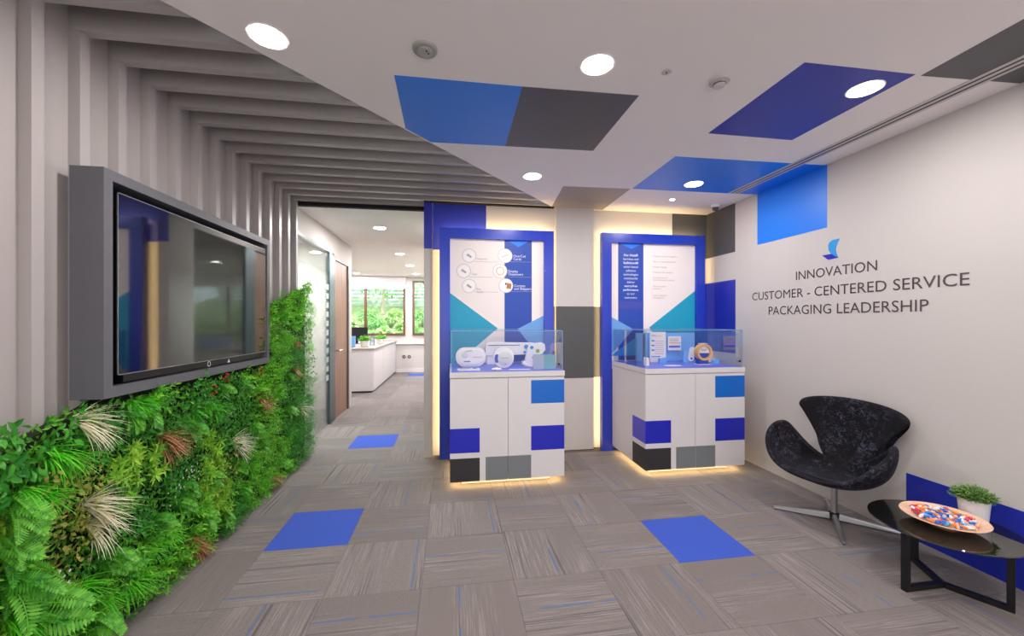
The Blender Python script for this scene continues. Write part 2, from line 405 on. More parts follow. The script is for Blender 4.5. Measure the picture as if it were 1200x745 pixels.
# windows
def window(name, x0, x1, z0, z1, mull):
    f = MB(); w = .055
    f.box(x0, x1, 11.46, 11.54, z0, z0+w).box(x0, x1, 11.46, 11.54, z1-w, z1).box(x0, x0+w, 11.46, 11.54, z0+w, z1-w).box(x1-w, x1, 11.46, 11.54, z0+w, z1-w)
    fo = struct(f.build(name, brownwood)); xs = [x0+w]+mull+[x1-w]
    for a in mull: MB().box(a-.035, a+.035, 11.47, 11.53, z0+w, z1-w).build('mullion', brownwood, fo)
    for a, b in zip(xs, xs[1:]):
        MB().box(a+(.035 if a in mull else 0), b-(.035 if b in mull else 0), 11.497, 11.503, z0+w, z1-w).build('pane', glass_win, fo)
    return fo
window('window_1', *W1, [-3.45, -2.38]); window('window_2', *W2, [])
bl = thing('roller_blind', 'white roller blind rolled up over the left far window of the office', 'blind', (-2.95, 11.42, 2.47))
MB().box(-1.65, 1.67, -.05, .05, .10, .22).build('cassette', cab_white, bl, bevel=.008)
MB().box(-1.63, 1.65, -.006, .006, -.10, .10).build('fabric', paper, bl)
MB().box(-1.63, 1.65, -.012, .012, -.12, -.10).build('bottom_rail', chrome, bl)
# glass partition
gp = struct(MB().box(-1.70, -1.69, 4.47, 5.80, .0, 2.42).build('window_3', glass_part))
MB().box(-1.71, -1.675, 4.46, 5.83, 2.40, 2.43).build('head_rail', chrome, gp)
MB().box(-1.71, -1.675, 5.80, 5.90, 0, 2.42).build('door_post', steel_dark, gp)
for k in range(11):
    z = .62+.125*k
    MB().box(-1.6895, -1.6885, 5.68, 5.79, z, z+.075).build('film_square', frost, gp)

# door
wood = bpy.data.materials.new('walnut_veneer'); wood.use_nodes = True
def wood_nodes(m, c1, c2, sc=(40, 40, 1.2)):
    nt = m.node_tree; b = nt.nodes['Principled BSDF']; tc = nt.nodes.new('ShaderNodeTexCoord'); mp = nt.nodes.new('ShaderNodeMapping'); mp.inputs['Scale'].default_value = sc
    n = nt.nodes.new('ShaderNodeTexNoise'); n.inputs['Scale'].default_value = 1; n.inputs['Detail'].default_value = 6
    mx = nt.nodes.new('ShaderNodeMix'); mx.data_type = 'RGBA'; mx.inputs[6].default_value = srgb(*c1); mx.inputs[7].default_value = srgb(*c2)
    mr = nt.nodes.new('ShaderNodeMapRange'); mr.inputs[1].default_value = .3; mr.inputs[2].default_value = .7
    nt.links.new(tc.outputs['Object'], mp.inputs[0]); nt.links.new(mp.outputs[0], n.inputs['Vector']); nt.links.new(n.outputs['Fac'], mr.inputs[0]); nt.links.new(mr.outputs[0], mx.inputs[0])
    nt.links.new(mx.outputs[2], b.inputs['Base Color']); b.inputs['Roughness'].default_value = .45
wood_nodes(wood, (128, 92, 74), (176, 138, 116))
d2 = struct(MB().box(-.27, -.23, 5.92, 6.84, 0, 2.40).build('door_2', wood))
MB().tube([(-.27, 6.0, 1.0), (-.33, 6.0, 1.0), (-.33, 6.15, 1.0)], .009, 8).build('handle', chrome, d2)
d1 = struct(MB().box(-1.74, -1.70, 6.08, 6.80, 0, 2.335).build('door_1', wood))
MB().box(-1.76, -1.68, 5.90, 6.07, 0, 2.36).build('door_frame', steel_dark, d1)
MB().box(-1.76, -1.68, 6.80, 6.86, 0, 2.36).build('door_frame', mat('frame_grey', (80, 84, 92), .4, var=.03), d1)
MB().box(-1.76, -1.68, 6.07, 6.80, 2.335, 2.37).build('door_frame', MATS['frame_grey'], d1)
MB().tube([(-1.70, 6.15, 1.0), (-1.645, 6.15, 1.0), (-1.64, 6.18, 1.0), (-1.64, 6.28, 1.0)], .009, 10).build('handle', chrome, d1, smooth=True)

# ------------------------------------------------------------------ living wall
def ztop(y): return 1.04+.283*(y-1.68)
GB = -1.60
pw = thing('plant_wall', 'dense green artificial plant wall of ferns, grasses and leaves along the slatted wall', 'plant wall', (GB, 2.8, 0))
def gl(x, y, z): return (x-GB, y-2.8, z)
MB().prism([(a-2.8, b) for a, b in ((.6, 0), (4.5, 0), (4.5, ztop(4.5)-.06), (.6, ztop(.6)-.06))], .0, .045, 'x').build('backing_panel', backing_m, pw)
rnd = random.Random(3)
def leafshape(mb, M, L, w, fold=.25, bend=.15, seg=2):
    """a pointed leaf, midrib folded, from origin along +Y, facing +Z"""
    vs = []; prof = {2: [(0, .0), (.45, 1.), (1, .0)], 3: [(0, .15), (.3, .95), (.65, .8), (1, 0)]}[seg]
    rows = []
    for t, ww in prof:
        z = -bend*L*t*t; y = L*t
        if ww == 0: rows.append([len(vs)]); vs.append((0, y, z))
        else:
            rows.append([len(vs), len(vs)+1, len(vs)+2]); vs += [(-w*ww/2, y, z+fold*w*ww/2), (0, y, z), (w*ww/2, y, z+fold*w*ww/2)]
    fs = []
    for a, b in zip(rows, rows[1:]):
        if len(a) == 1: fs += [(a[0], b[1], b[0]), (a[0], b[2], b[1])]
        elif len(b) == 1: fs += [(a[0], a[1], b[0]), (a[1], a[2], b[0])]
        else: fs += [(a[0], a[1], b[1], b[0]), (a[1], a[2], b[2], b[1])]
    mb.add(vs, fs, M)
def blade(mb, M, L, w, droop, seg=5, twist=0):
    """grass blade starting along +Z bending towards -Y (gravity)"""
    vs = []; p = Vector((0, 0, 0)); d = Vector((0, 0, 1)); fs = []
    for i in range(seg+1):
        t = i/seg; ww = w*(1-t**1.6)/2+.0003
        vs += [tuple(p+Vector((-ww, 0, 0))), tuple(p+Vector((ww, 0, 0)))]
        d = (d+Vector((0, -droop/seg, 0))).normalized(); p = p+d*(L/seg)
    for i in range(seg): fs.append((2*i, 2*i+1, 2*i+3, 2*i+2))
    mb.add(vs, fs, M)
def me_raw(mb, name, m):
    me = bpy.data.meshes.new(name); me.from_pydata(mb.v, [], mb.f); me.materials.append(m); return me
def cluster(kind, r):
    mb = MB()
    if kind == 'box':     # sprigs of small leaves
        for _ in range(9):
            S = R(r.uniform(0, 2*PI), 'Z') @ R(r.uniform(.0, .95), 'X'); L = r.uniform(.06, .11)
            for k in range(14):
                t = k/13; leafshape(mb, S @ T(0, 0, L*(.25+.75*t)) @ R(k*2.4, 'Z') @ R(PI/2-.4-1.0*t*r.uniform(.6, 1), 'X').inverted() @ R(0, 'Z') if False else S @ T(0, 0, L*(.25+.75*t)) @ R(k*2.4, 'Z') @ R(.35+.7*t, 'X'), r.uniform(.02, .034), .011, .3, .1)
    elif kind == 'rosette':   # yellow-green longer leaves
        for _ in range(7):
            S = T(r.uniform(-.06, .06), r.uniform(-.06, .06), r.uniform(.02, .06)) @ R(r.uniform(0, 6.3), 'Z') @ R(r.uniform(0, .7), 'X')
            for k in range(13): leafshape(mb, S @ R(k*2.4, 'Z') @ R(.15+.9*k/13, 'X'), r.uniform(.035, .055), .013, .3, .3)
    elif kind == 'glossy':    # larger ovate leaves
        for _ in range(34):
            S = T(r.uniform(-.08, .08), r.uniform(-.08, .08), r.uniform(.01, .07)) @ R(r.uniform(0, 6.3), 'Z') @ R(r.uniform(.1, .9), 'X')
            leafshape(mb, S, r.uniform(.028, .042), r.uniform(.018, .025), .3, .25, 3)
    elif kind == 'ivy':
        for _ in range(60):
            S = T(r.uniform(-.08, .08), r.uniform(-.08, .08), r.uniform(.0, .08)) @ R(r.uniform(0, 6.3), 'Z') @ R(r.uniform(-.1, 1.0), 'X')
            leafshape(mb, S, r.uniform(.018, .03), r.uniform(.012, .018), .3, .2, 2)
    elif kind == 'fine':      # feathery narrow foliage
        for _ in range(26):
            S = T(r.uniform(-.05, .05), r.uniform(-.05, .05), 0) @ R(r.uniform(0, 6.3), 'Z') @ R(r.uniform(0, .9), 'X'); L = r.uniform(.06, .12)
            for k in range(9): leafshape(mb, S @ T(0, 0, L*(.3+.7*k/9)) @ R(k*2.4, 'Z') @ R(.7, 'X'), r.uniform(.02, .032), .0045, .1, .2)
    elif kind.startswith('grass'):
        n, L0, dr = {'grass': (70, .14, 1.2), 'grass_dry': (64, .17, .8)}[kind]
        for _ in range(n):
            S = T(r.uniform(-.015, .015), r.uniform(-.015, .015), 0) @ R(r.uniform(-.85, .85), 'Y') @ R(r.uniform(-.7, .75), 'X') 
            blade(mb, S, L0*r.uniform(.6, 1.1), .006 if kind == 'grass' else .008, dr*r.uniform(.5, 1.3))
    elif kind == 'flower':
        for _ in range(12):
            S = T(r.uniform(-.07, .07), r.uniform(-.07, .07), r.uniform(.06, .09))
            for k in range(5): leafshape(mb, S @ R(k*1.257, 'Z') @ R(.3, 'X'), .009, .007)
    elif kind == 'berry':
        for _ in range(5):
            mb.lathe([(.001, -.008), (.007, -.004), (.008, 0), (.007, .004), (.001, .008)], 8, T(r.uniform(-.05, .05), r.uniform(-.04, .04), r.uniform(.09, .11)))
    return mb
def frond(r, L, wide, droop, toothed=True):
    """fern frond: starts along +Z (outward), bends to -Y"""
    mb = MB(); n = 22; p = Vector((0, 0, 0)); d = Vector((0, .25, 1)).normalized(); pts = []
    for i in range(n+1):
        pts.append((p.copy(), d.copy())); d = (d+Vector((0, -droop/n, 0))).normalized(); p = p+d*(L/n)
    for i, (q, dd) in enumerate(pts):
        t = i/n; ln = wide*math.sin(PI*min(1, (t*.93+.10)))**.75
        if i < 2: continue
        nrm = Vector((1, 0, 0)).cross(dd).normalized()
        for s in (-1, 1):
            ax = (Vector((s, 0, 0))*.92+dd*.42-nrm*.12*s*0).normalized()
            z = ax.cross(dd).normalized()*s; x = ax.cross(z)
            z = -z if z.dot(nrm) < 0 else z; x = ax.cross(z)
            M = Matrix((x, ax, z)).transposed().to_4x4(); M.translation = q
            leafshape(mb, M, ln, L/n*.95, .15, .18, 3)
    mb.tube([tuple(q) for q, _ in pts[::3]], .0016, 4)
    return mb
kinds = [('box', L_box, 'leaf_sprig'), ('rosette', L_yel, 'leaf_rosette'), ('glossy', L_dark, 'glossy_leaf_cluster'), ('ivy', L_dark, 'small_leaf_cluster'),
         ('ivy2', L_olive, 'small_leaf_cluster'), ('fine', L_box, 'feathery_sprig'), ('grass', L_grass, 'grass_tuft'), ('cream', L_cream, 'grass_tuft'), ('brown', L_brown, 'grass_tuft'), ('flower', L_white, 'white_flowers'), ('berry', L_red, 'berries'), ('box2', L_fern2, 'leaf_sprig'), ('finedark', L_dark, 'feathery_sprig')]
CM = {}
for kn, m, nm in kinds:
    k0 = {'ivy2': 'ivy', 'cream': 'grass_dry', 'brown': 'grass_dry', 'box2': 'box', 'finedark': 'fine'}.get(kn, kn)
    CM[kn] = [me_raw(cluster(k0, random.Random(sum(map(ord, kn)) % 7+i*31+len(kn))), nm, m) for i in range(3)]
FR = [me_raw(frond(rnd, L, wd, dr), 'fern_frond', m) for L, wd, dr, m in ((.20, .042, 2.3, L_fern), (.17, .034, 2.8, L_fern2), (.19, .045, 1.9, L_fern), (.16, .04, 1.7, L_fern2))]
BASE = Matrix(((0, 0, 1, 0), (1, 0, 0, 0), (0, 1, 0, 0), (0, 0, 0, 1)))    # local X->world Y, Y->world Z, Z->world X
NAMES = {k: n for k, _, n in kinds}
TVZ = lambda y, z, m=.05: min(z, 1.09-m) if 1.85 < y < 3.52 and z < 2.2 else z
def put(kn, y, z, x=-1.545, s=1, roll=None, tilt=0, yaw=0, label=None):
    z = TVZ(y, z)
    M = BASE @ R(yaw, 'Y') @ R(tilt, 'X') @ R(rnd.uniform(0, 6.28) if roll is None else roll, 'Z') @ Matrix.Scale(s, 4)
    o = link(NAMES[kn], rnd.choice(CM[kn]), pw); M.translation = Vector(gl(x, y, z)); o.matrix_local = M
    if label: o['label'] = label
    return o
# image position -> point on the foliage plane
F_, A_ = 461, math.atan((529.3-600)/461)
def pix(u, v, x=-1.48):
    X = (u-600)/F_; ca, sa = math.cos(A_), math.sin(A_)
    r = (X*ca-sa, X*sa+ca, -(v-377.1)/F_); t = x/r[0]
    return (t*r[1], 1.427+t*r[2])
def fern(u, v, n=8, s=1, spread=1.9, x=-1.545):
    y, z = pix(u, v); z = TVZ(y, z, .10)
    for k in range(n):
        a = (k-(n-1)/2)/(n/2)*spread*.5+rnd.uniform(-.12, .12)
        M = BASE @ R(a*1.1, 'Z') @ R(rnd.uniform(-.5, .2), 'X') @ R(rnd.uniform(-.25, .25), 'Z') @ Matrix.Scale(s*rnd.uniform(.8, 1.15), 4)
        o = link('fern_frond', FR[rnd.randrange(4)], pw); M.translation = Vector(gl(x, y+rnd.uniform(-.02, .02), z+rnd.uniform(-.02, .02))); o.matrix_local = M
# features read from the photograph
for u, v, s, tl in ((98, 492, 1.05, 0), (112, 500, .8, .2), (108, 592, 1.1, 0), (112, 612, 1.05, .3), (276, 518, 1.0, 0), (352, 478, .9, 0), (283, 524, .8, .2)):
    y, z = pix(u, v); put('cream', y, z, -1.515, s*1.05, 0, tl-.1, .75, 'cream dried-look grass tuft')
for u, v, s in ((193, 512, 1.1), (200, 520, 1.0), (305, 465, 1.05), (312, 472, .9), (345, 430, 1), (225, 632, .8), (236, 640, .8), (322, 560, .8), (347, 398, .8)):
    y, z = pix(u, v); put('brown', y, z, -1.515, s, 0, .2, .5, 'rust brown grass tuft')
for u, v, s in ((70, 528, 1.3), (90, 535, 1.2), (180, 462, 1.1), (165, 470, 1.2), (260, 475, 1.1), (250, 470, 1), (40, 575, 1.2), (60, 580, 1.1), (330, 460, 1), (290, 570, 1), (180, 640, 1.1), (205, 625, 1), (160, 680, 1.2), (130, 700, 1.1), (95, 690, 1.2), (235, 480, 1.0), (300, 545, 1), (25, 720, 1.3), (65, 735, 1.2), (345, 505, .9)):
    y, z = pix(u, v); put('grass', y, z, -1.53, s*.9, 0, .1, .2)
for u, v, n, s in ((20, 590, 9, 1.0), (130, 650, 9, .95), (150, 665, 6, .9), (20, 680, 9, 1.2), (60, 700, 9, 1.1), (35, 740, 8, 1.2), (110, 730, 8, 1.0), (240, 605, 8, .95), (215, 590, 8, .9), (262, 600, 7, .9), (250, 560, 6, .8), (222, 570, 6, .9), (175, 478, 7, .9), (160, 485, 6, .8), (225, 500, 7, .9),
                   (332, 372, 6, .9), (325, 400, 6, .9), (340, 480, 6, .8), (330, 540, 6, .8), (300, 500, 6, .8), (340, 440, 6, .8), (205, 690, 6, .8), (8, 640, 7, 1.0), (285, 440, 6, .8), (262, 452, 5, .8), (280, 545, 6, .8), (310, 520, 5, .8), (190, 610, 6, .9)):
    fern(u, v, n, s)
for u, v in ((245, 458), (262, 442), (301, 432), (290, 620)):
    y, z = pix(u, v); put('berry', y, z, -1.56, 1)
for u, v in ((70, 680), (60, 690), (230, 556), (205, 575), (300, 508), (325, 500), (60, 712), (220, 560), (310, 535)):
    y, z = pix(u, v); put('flower', y, z, -1.55, .8)
# blanket of clusters: species in drifts
def species(y, z, r):
    d = [(math.hypot(y-a, (z-b))-R0, k) for a, b, R0, k in ZONES]
    return min(d)[1]
ZONES = []
zr = random.Random(21)
for u, v, k, R0 in ((20, 500, 'glossy', .12), (60, 480, 'glossy', .1), (5, 540, 'glossy', .1), (110, 470, 'glossy', .05), (30, 470, 'glossy', .05), (150, 540, 'rosette', .06), (240, 545, 'rosette', .05), (55, 600, 'ivy2', .06), (80, 620, 'ivy2', .08), (100, 640, 'ivy', .04), (180, 560, 'ivy', .05), (200, 550, 'ivy', .05), (215, 470, 'ivy', .05), (10, 620, 'rosette', .04),
                   (290, 560, 'fine', .06), (260, 520, 'ivy', .05), (160, 520, 'ivy', .04), (250, 530, 'ivy2', .03), (330, 350, 'box', .1), (300, 600, 'box', .05), (200, 650, 'box', .05), (120, 560, 'fine', .03), (180, 520, 'finedark', .03)):
    y, z = pix(u, v, -1.54); ZONES.append((y, z, R0, k))
for _ in range(34):
    y = zr.uniform(.7, 4.55); ZONES.append((y, zr.uniform(0, ztop(y)), zr.uniform(-.08, .03), zr.choice(['box', 'box', 'rosette', 'ivy', 'fine', 'box2', 'ivy', 'finedark', 'ivy2'])))
yy = .62; cnt = 0
while yy < 4.58:
    zz = .03
    while zz < (ztop(yy)+.02 if not 1.85 < yy < 3.52 else 1.05):
        y = yy+zr.uniform(-.05, .05); z = min(zz+zr.uniform(-.05, .05), ztop(y)-.02)
        if z > .03:
            put(species(y, z, zr), y, z, -1.552+zr.uniform(-.01, .03), zr.uniform(.85, 1.15)*(1 if y < 4.45 else .8)); cnt += 1
        zz += .108
    yy += .108
# filler leaves too small to pick apart
fill = MB()
for _ in range(15000):
    y = zr.uniform(.6, 4.55); z = zr.uniform(.0, ztop(y) if not 1.87 < y < 3.53 else 1.06); x = zr.uniform(.045, .10)
    M = T(x, y-2.8, z) @ BASE @ R(zr.uniform(0, 6.28), 'Z') @ R(zr.uniform(-.2, 1.2), 'X')
    leafshape(fill, M, zr.uniform(.02, .04), zr.uniform(.01, .016), .3, .2, 2)
tag(link('filler_leaves', me_raw(fill, 'filler_leaves', L_fill), pw), kind='stuff')

# ------------------------------------------------------------------ wall screen
tv = thing('wall_screen', 'large black glossy wall screen in a deep grey box surround above the plant wall', 'screen', (-1.606, 2.716, 1.094))
ty0, ty1, tz0, tz1, td = -.779, .779, 0, 1.0, .128
b_ = .046
s_ = MB(); s_.box(0, td, ty0, ty0+b_, tz0, tz1).box(0, td, ty1-b_+.008, ty1, tz0, tz1).box(0, td, ty0+b_, ty1-b_+.008, tz0, tz0+b_).box(0, td, ty0+b_, ty1-b_+.008, tz1-b_, tz1).box(0, .02, ty0+b_, ty1-b_, tz0+b_, tz1-b_)
s_.build('surround_box', tv_grey, tv)
MB().box(.02, .028, ty0+b_, ty1-b_+.008, tz0+b_, tz1-b_).build('recess_back', black, tv)
sc_b = (2.02-2.716, 3.443-2.716, 1.186-1.094, 2.012-1.094)
MB().box(.03, .115, sc_b[0], sc_b[1], sc_b[2], sc_b[3]).build('screen_body', black, tv)
MB().box(.1155, .119, sc_b[0]+.004, sc_b[1]-.004, sc_b[2]+.004, sc_b[3]-.004).build('screen', screen_m, tv)
e = MB(); a, b2, c_, d_ = sc_b
e.box(.112, .1195, a, a+.004, c_, d_).box(.112, .1195, b2-.004, b2, c_, d_).box(.112, .1195, a, b2, c_, c_+.004).box(.112, .1195, a, b2, d_-.004, d_)
e.build('screen_edge', chrome, tv)
MB().box(.02, .105, sc_b[0]+.05, sc_b[1]-.05, sc_b[2]-.038, sc_b[2]-.002).build('lower_bezel', black, tv)
ring = MB(); n = 24
for k in range(n):
    a0, a1 = 2*PI*k/n, 2*PI*(k+1)/n
    for r0, r1 in ((.012, .017),):
        ring.add([(.106, r0*math.cos(a0), r0*math.sin(a0)), (.106, r1*math.cos(a0), r1*math.sin(a0)), (.106, r1*math.cos(a1), r1*math.sin(a1)), (.106, r0*math.cos(a1), r0*math.sin(a1))], [(0, 1, 2, 3)], T(0, 2.72-2.716, 1.165-1.094))
ring.build('ring_mark', text_white, tv)
MB().prism([(2.925-2.716, .058), (2.955-2.716, .058), (2.94-2.716, .083)], .1055, .1065, 'x').build('triangle_mark', text_white, tv)

# ------------------------------------------------------------------ backlit display panels
def display_panel(x0, x1, ztop_, label, prt):
    t = thing('backlit_display', label, 'display', (x0, 4.14, 0))
    w = x1-x0; b = .108
    f = MB(); D = .075
    f.box(0, b, 0, D, 0, ztop_).box(w-b, w, 0, D, 0, ztop_).box(b, w-b, 0, D, ztop_-b, ztop_)
    f.box(b, w-b, .035, D, 0, ztop_-b)
    f.build('frame', frame_blue, t, bevel=.002)
    prt(t, b, w-b, ztop_-b)
    # warm strip lights fixed behind the frame
    for sx, xx in ((-1, .02), (1, w-.02)):
        area('strip_light', (x0+xx, 4.14+D+.014, ztop_/2), Vector((sx, 1, 0)).to_track_quat('-Z', 'Y').to_euler(), .014, ztop_-.05, 2.0, WARM)
    area('strip_light', (x0+w/2, 4.14+D+.014, ztop_-.02), Vector((0, .8, 1)).to_track_quat('-Z', 'Y').to_euler(), w-.05, .014, 2.2, WARM)
    return t
def flat(name, pts, m, t, y, lab=None, th=.0012):
    o = MB().prism(pts, y-th, y, 'y').build(name, m, t)
    if lab: o['label'] = lab
    return o
PY = .034   # poster face (local y)
def disc(cx, cz, r, m, t, y, name='picture_disc', lab=None, n=28):
    return flat(name, [(cx+r*math.cos(2*PI*k/n), cz+r*math.sin(2*PI*k/n)) for k in range(n)], m, t, y, lab)
XD, ZD = (1, 0, 0), (0, 0, 1)
def poster1(t, xa, xb, zt):
    o = -.125
    q = lambda pts: [(x-o, z) for x, z in pts]
    flat('poster', [(xa, .9), (xb, .9), (xb, zt), (xa, zt)], paper, t, PY)
    flat('royal_band', q([(.559, 1.0), (.856, 1.0), (.856, zt), (.559, zt)]), royal_print, t, PY-.0014)
    flat('blue_triangle', q([(.59, zt), (.83, zt), (.71, zt-.07)]), bright_blue, t, PY-.0028)
    flat('teal_triangle', q([(-.017, 1.731), (.486, 1.359), (.0, .95), (-.017, .95)]), teal, t, PY-.0014)
    flat('sky_triangle', q([(.699, 1.352), (.985, 1.495), (.985, 1.0)]), skyblue, t, PY-.0042)
    rows = ((.182, 2.126, '  Dispense'), (.125, 1.963, '  Tape'), (.182, 1.806, '  Bag\n  Stock'))
    for cx, cz, s in rows:
        disc(cx-o, cz, .075, pale_line, t, PY-.0014); disc(cx-o, cz, .068, wplastic, t, PY-.0022); 
        flat('picture', [(cx-o-.03, cz+.004), (cx-o+.018, cz-.026), (cx-o+.03, cz-.010), (cx-o-.014, cz+.022)], text_pale, t, PY-.0036)
        text_obj('lettering', s, text_pale, (cx-o+.08, PY-.0014, cz-.04), XD, ZD, None, .022, t)
        flat('rule', [(cx-o+.06, cz-.063), (cx-o+.31, cz-.063), (cx-o+.31, cz-.060), (cx-o+.06, cz-.060)], text_pale, t, PY-.0014)
    rows = ((.566, 2.134, 'OverCut\nCards', text_white, pale_line), (.511, 1.97, 'Display\nDispensers', text_white, orange), (.574, 1.815, 'Cartons\nand Shippers', text_white, brownwood))
    for k, (cx, cz, s, tm, pm) in enumerate(rows):
        disc(cx-o, cz, .078, pale_line, t, PY-.0028); disc(cx-o, cz, .072, wplastic, t, PY-.0036)
        if k == 1:
            disc(cx-o, cz, .045, orange, t, PY-.0044, 'picture'); disc(cx-o, cz, .036, wplastic, t, PY-.0052, 'picture')
        elif k == 2:
            flat('picture', [(cx-o+.005, cz-.03), (cx-o+.055, cz-.035), (cx-o+.06, cz+.02), (cx-o+.012, cz+.03)], mat('carton_print', (178, 120, 78), .5, var=.03), t, PY-.0044)
            flat('picture', [(cx-o-.01, cz+.01), (cx-o+.006, cz+.005), (cx-o+.006, cz+.03), (cx-o-.004, cz+.035)], black, t, PY-.0044)
        else:
            flat('picture', [(cx-o-.04, cz-.014), (cx-o+.035, cz+.018), (cx-o+.037, cz+.012), (cx-o-.038, cz-.02)], text_pale, t, PY-.0044)
        text_obj('lettering', s, tm, (cx-o+.088, PY-.0028, cz-.012), XD, ZD, None, .026, t, spacing=.85)
        flat('rule', [(cx-o+.05, cz-.063), (.849-o, cz-.063), (.849-o, cz-.060), (cx-o+.05, cz-.060)], text_pale, t, PY-.0028)
def poster2(t, xa, xb, zt):
    o = 1.645
    q = lambda pts: [(x-o, z) for x, z in pts]
    flat('poster', [(xa, .9), (xb, .9), (xb, zt), (xa, zt)], paper, t, PY)
    flat('royal_band', q([(1.842, 1.0), (2.143, 1.0), (2.143, zt), (1.842, zt)]), royal_print, t, PY-.0014)
    flat('violet_band', q([(1.842, 1.575), (2.143, 1.575), (2.143, 1.655), (1.842, 1.655)]), mat('violet_print', (66, 76, 172), .45, var=.02), t, PY-.0028)
    flat('blue_triangle', q([(1.86, zt), (2.12, zt), (2.0, zt-.06)]), bright_blue, t, PY-.0028)
    flat('sky_triangle', q([(1.747, 1.49), (2.02, 1.345), (1.747, 1.05)]), skyblue, t, PY-.0042)
    flat('blue_triangle', q([(1.75, 1.05), (2.05, 1.25), (2.15, 1.05)]), cyan, t, PY-.0056)
    flat('teal_triangle', q([(2.213, 1.365), (2.777, 1.785), (2.777, .95), (2.5, .95)]), teal, t, PY-.0014)
    lines = ['Our Xtale\u00ae', 'harmless and', 'Stallicbond\u00ae', 'water-based', 'adhesive', 'technologies', 'consistently', 'deliver', 'worry-free', 'performance', 'to our', 'customers.']
    for k, s in enumerate(lines):
        text_obj('lettering', s, text_white, (1.992-o, PY-.0028, 2.165-.0432*k), XD, ZD, None, .0245, t, align='CENTER', bold=k in (0, 2, 8, 9))
    ls = [('Customer service support', 0), ('New converting solutions', 1), ('Product testing', 2), ('Technical information', 3), ('Development of\nenvironmental materials', 4.0), ('Material waste\nreduction', 5.6), ('Local inventory\nmanagement', 7.3)]
    for s, k in ls:
        text_obj('lettering', s, text_pale, (2.258-o, PY-.0014, 2.165-.061*k), XD, ZD, None, .019, t, spacing=.95)
display_panel(-.125, 1.093, 2.409, 'royal blue framed display panel nearest the corridor, its poster showing six round product pictures', poster1)
display_panel(1.645, 2.885, 2.416, 'royal blue framed panel near the right wall, its poster a blue band of white text', poster2)

# ------------------------------------------------------------------ display cabinets
def cabinet(x0, x1, label):
    t = thing('display_cabinet', label, 'cabinet', (x0, 3.38, 0))
    w = x1-x0; D = .755; zb, zt = .062, .945
    MB().box(0, w, .018, D, zb, zt).build('body', cab_white, t, bevel=.001)
    MB().box(.10, w-.10, .12, D-.02, 0, zb).build('plinth', cab_white, t)
    h = .499
    MB().box(0, h-.0018, 0, .0175, zb, zt-.004).build('door', cab_white, t, bevel=.001)
    MB().box(h+.0018, w, 0, .0175, zb, zt-.004).build('door', cab_white, t, bevel=.001)
    wt = MB().box(-.003, w+.003, -.004, D, zt+.004, .995).build('worktop', cab_white, t, bevel=.0015)
    MB().box(.012, w-.012, .012, D-.01, .9955, .9985).build('display_base', case_floor, t)
    def sq(a, b, c, d, m, side=0):
        if side: MB().box(-.0006, .0003, a, b, c, d).build('colour_square', m, t)
        else: MB().box(a, b, -.0008, .0, c, d).build('colour_square', m, t)
    sq(.702, w, .713, .917, sq_bright); sq(.702, w, .303, .515, sq_royal)
    sq(0, .252, .308, .517, sq_royal); sq(0, .252, zb, .262, sq_black)
    sq(.303, h-.002, zb, .265, sq_grey); sq(h+.002, .702, zb, .265, sq_grey)
    sq(0, .262, .308, .517, mat('laminate_violet', (72, 70, 205), .35, var=.02), 1); sq(0, .262, zb, .262, sq_black, 1)
    for lx, ly, sx, sy in ((w/2, .055, w-.08, .03), (w-.05, D/2, .03, D-.1), (.05, D/2, .03, D-.1)):
        area('strip_light', (x0+lx, 3.38+ly, zb-.004), (0, 0, 0), sx, sy, 1.1*max(sx, sy), WARM)
    return t
cabinet(-.014, .988, 'white display cabinet with coloured squares nearer the corridor, in front of the product poster')
cabinet(1.757, 2.768, 'white display cabinet with coloured squares nearer the right wall, its left side visible')
def glass_case(x0, x1, label, wires):
    t = thing('glass_case', label, 'glass case', (x0, 3.388, .9985)); w = x1-x0; D = .735; H = .352; g = .006
    for nm, bx in (('front_pane', (0, w, 0, g, 0, H)), ('side_pane', (0, g, g, D, 0, H)), ('side_pane', (w-g, w, g, D, 0, H)), ('top_pane', (g, w-g, g, D, H-g, H))):
        MB().box(*bx).build(nm, glass, t)
    e = MB(); r = .0028
    for bx in ((0, w, -.001, .004, H-r, H+.001), (-.001, r, -.001, D, H-r, H+.001), (w-r, w+.001, -.001, D, H-r, H+.001), (-.001, r, -.001, r, 0, H), (w-r, w+.001, -.001, r+.002, 0, H), (0, w, D-.004, D, H-r, H+.001)):
        e.box(*bx)
    e.build('polished_edge', glass_edge, t)
    MB().lathe([(.006, 0), (.009, .002), (.009, .010), (.004, .012)], 16, T(w-.035, -.001, .055) @ R(PI/2, 'X')).build('lock', black, t)
    return t
glass_case(-.004, .974, 'clear glass case over white tape dispensers on the cabinet nearer the corridor', 0)
glass_case(1.767, 2.752, 'clear glass case over cards and a tape roll on the cabinet nearer the right wall', 1)

# ------------------------------------------------------------------ goods in the left case (case floor z = .9985)
ZC = .9987
def rr(w, h, r, n=6, cx=0, cz=0):
    pts = []
    for sx, sz, a0 in ((1, 1, 0), (-1, 1, PI/2), (-1, -1, PI), (1, -1, 1.5*PI)):
        for k in range(n+1):
            a = a0+PI/2*k/n; pts.append((cx+sx*(w/2-r)+r*math.cos(a), cz+sz*(h/2-r)+r*math.sin(a)))
    return pts
def at(u, v, y):
    """world point on the plane y seen at photo pixel (u,v)"""
    X = (u-600)/F_; ca, sa = math.cos(A_), math.sin(A_)
    r = (X*ca-sa, X*sa+ca, -(v-377.1)/F_); t_ = y/r[1]
    return (t_*r[0], y, 1.427+t_*r[2])
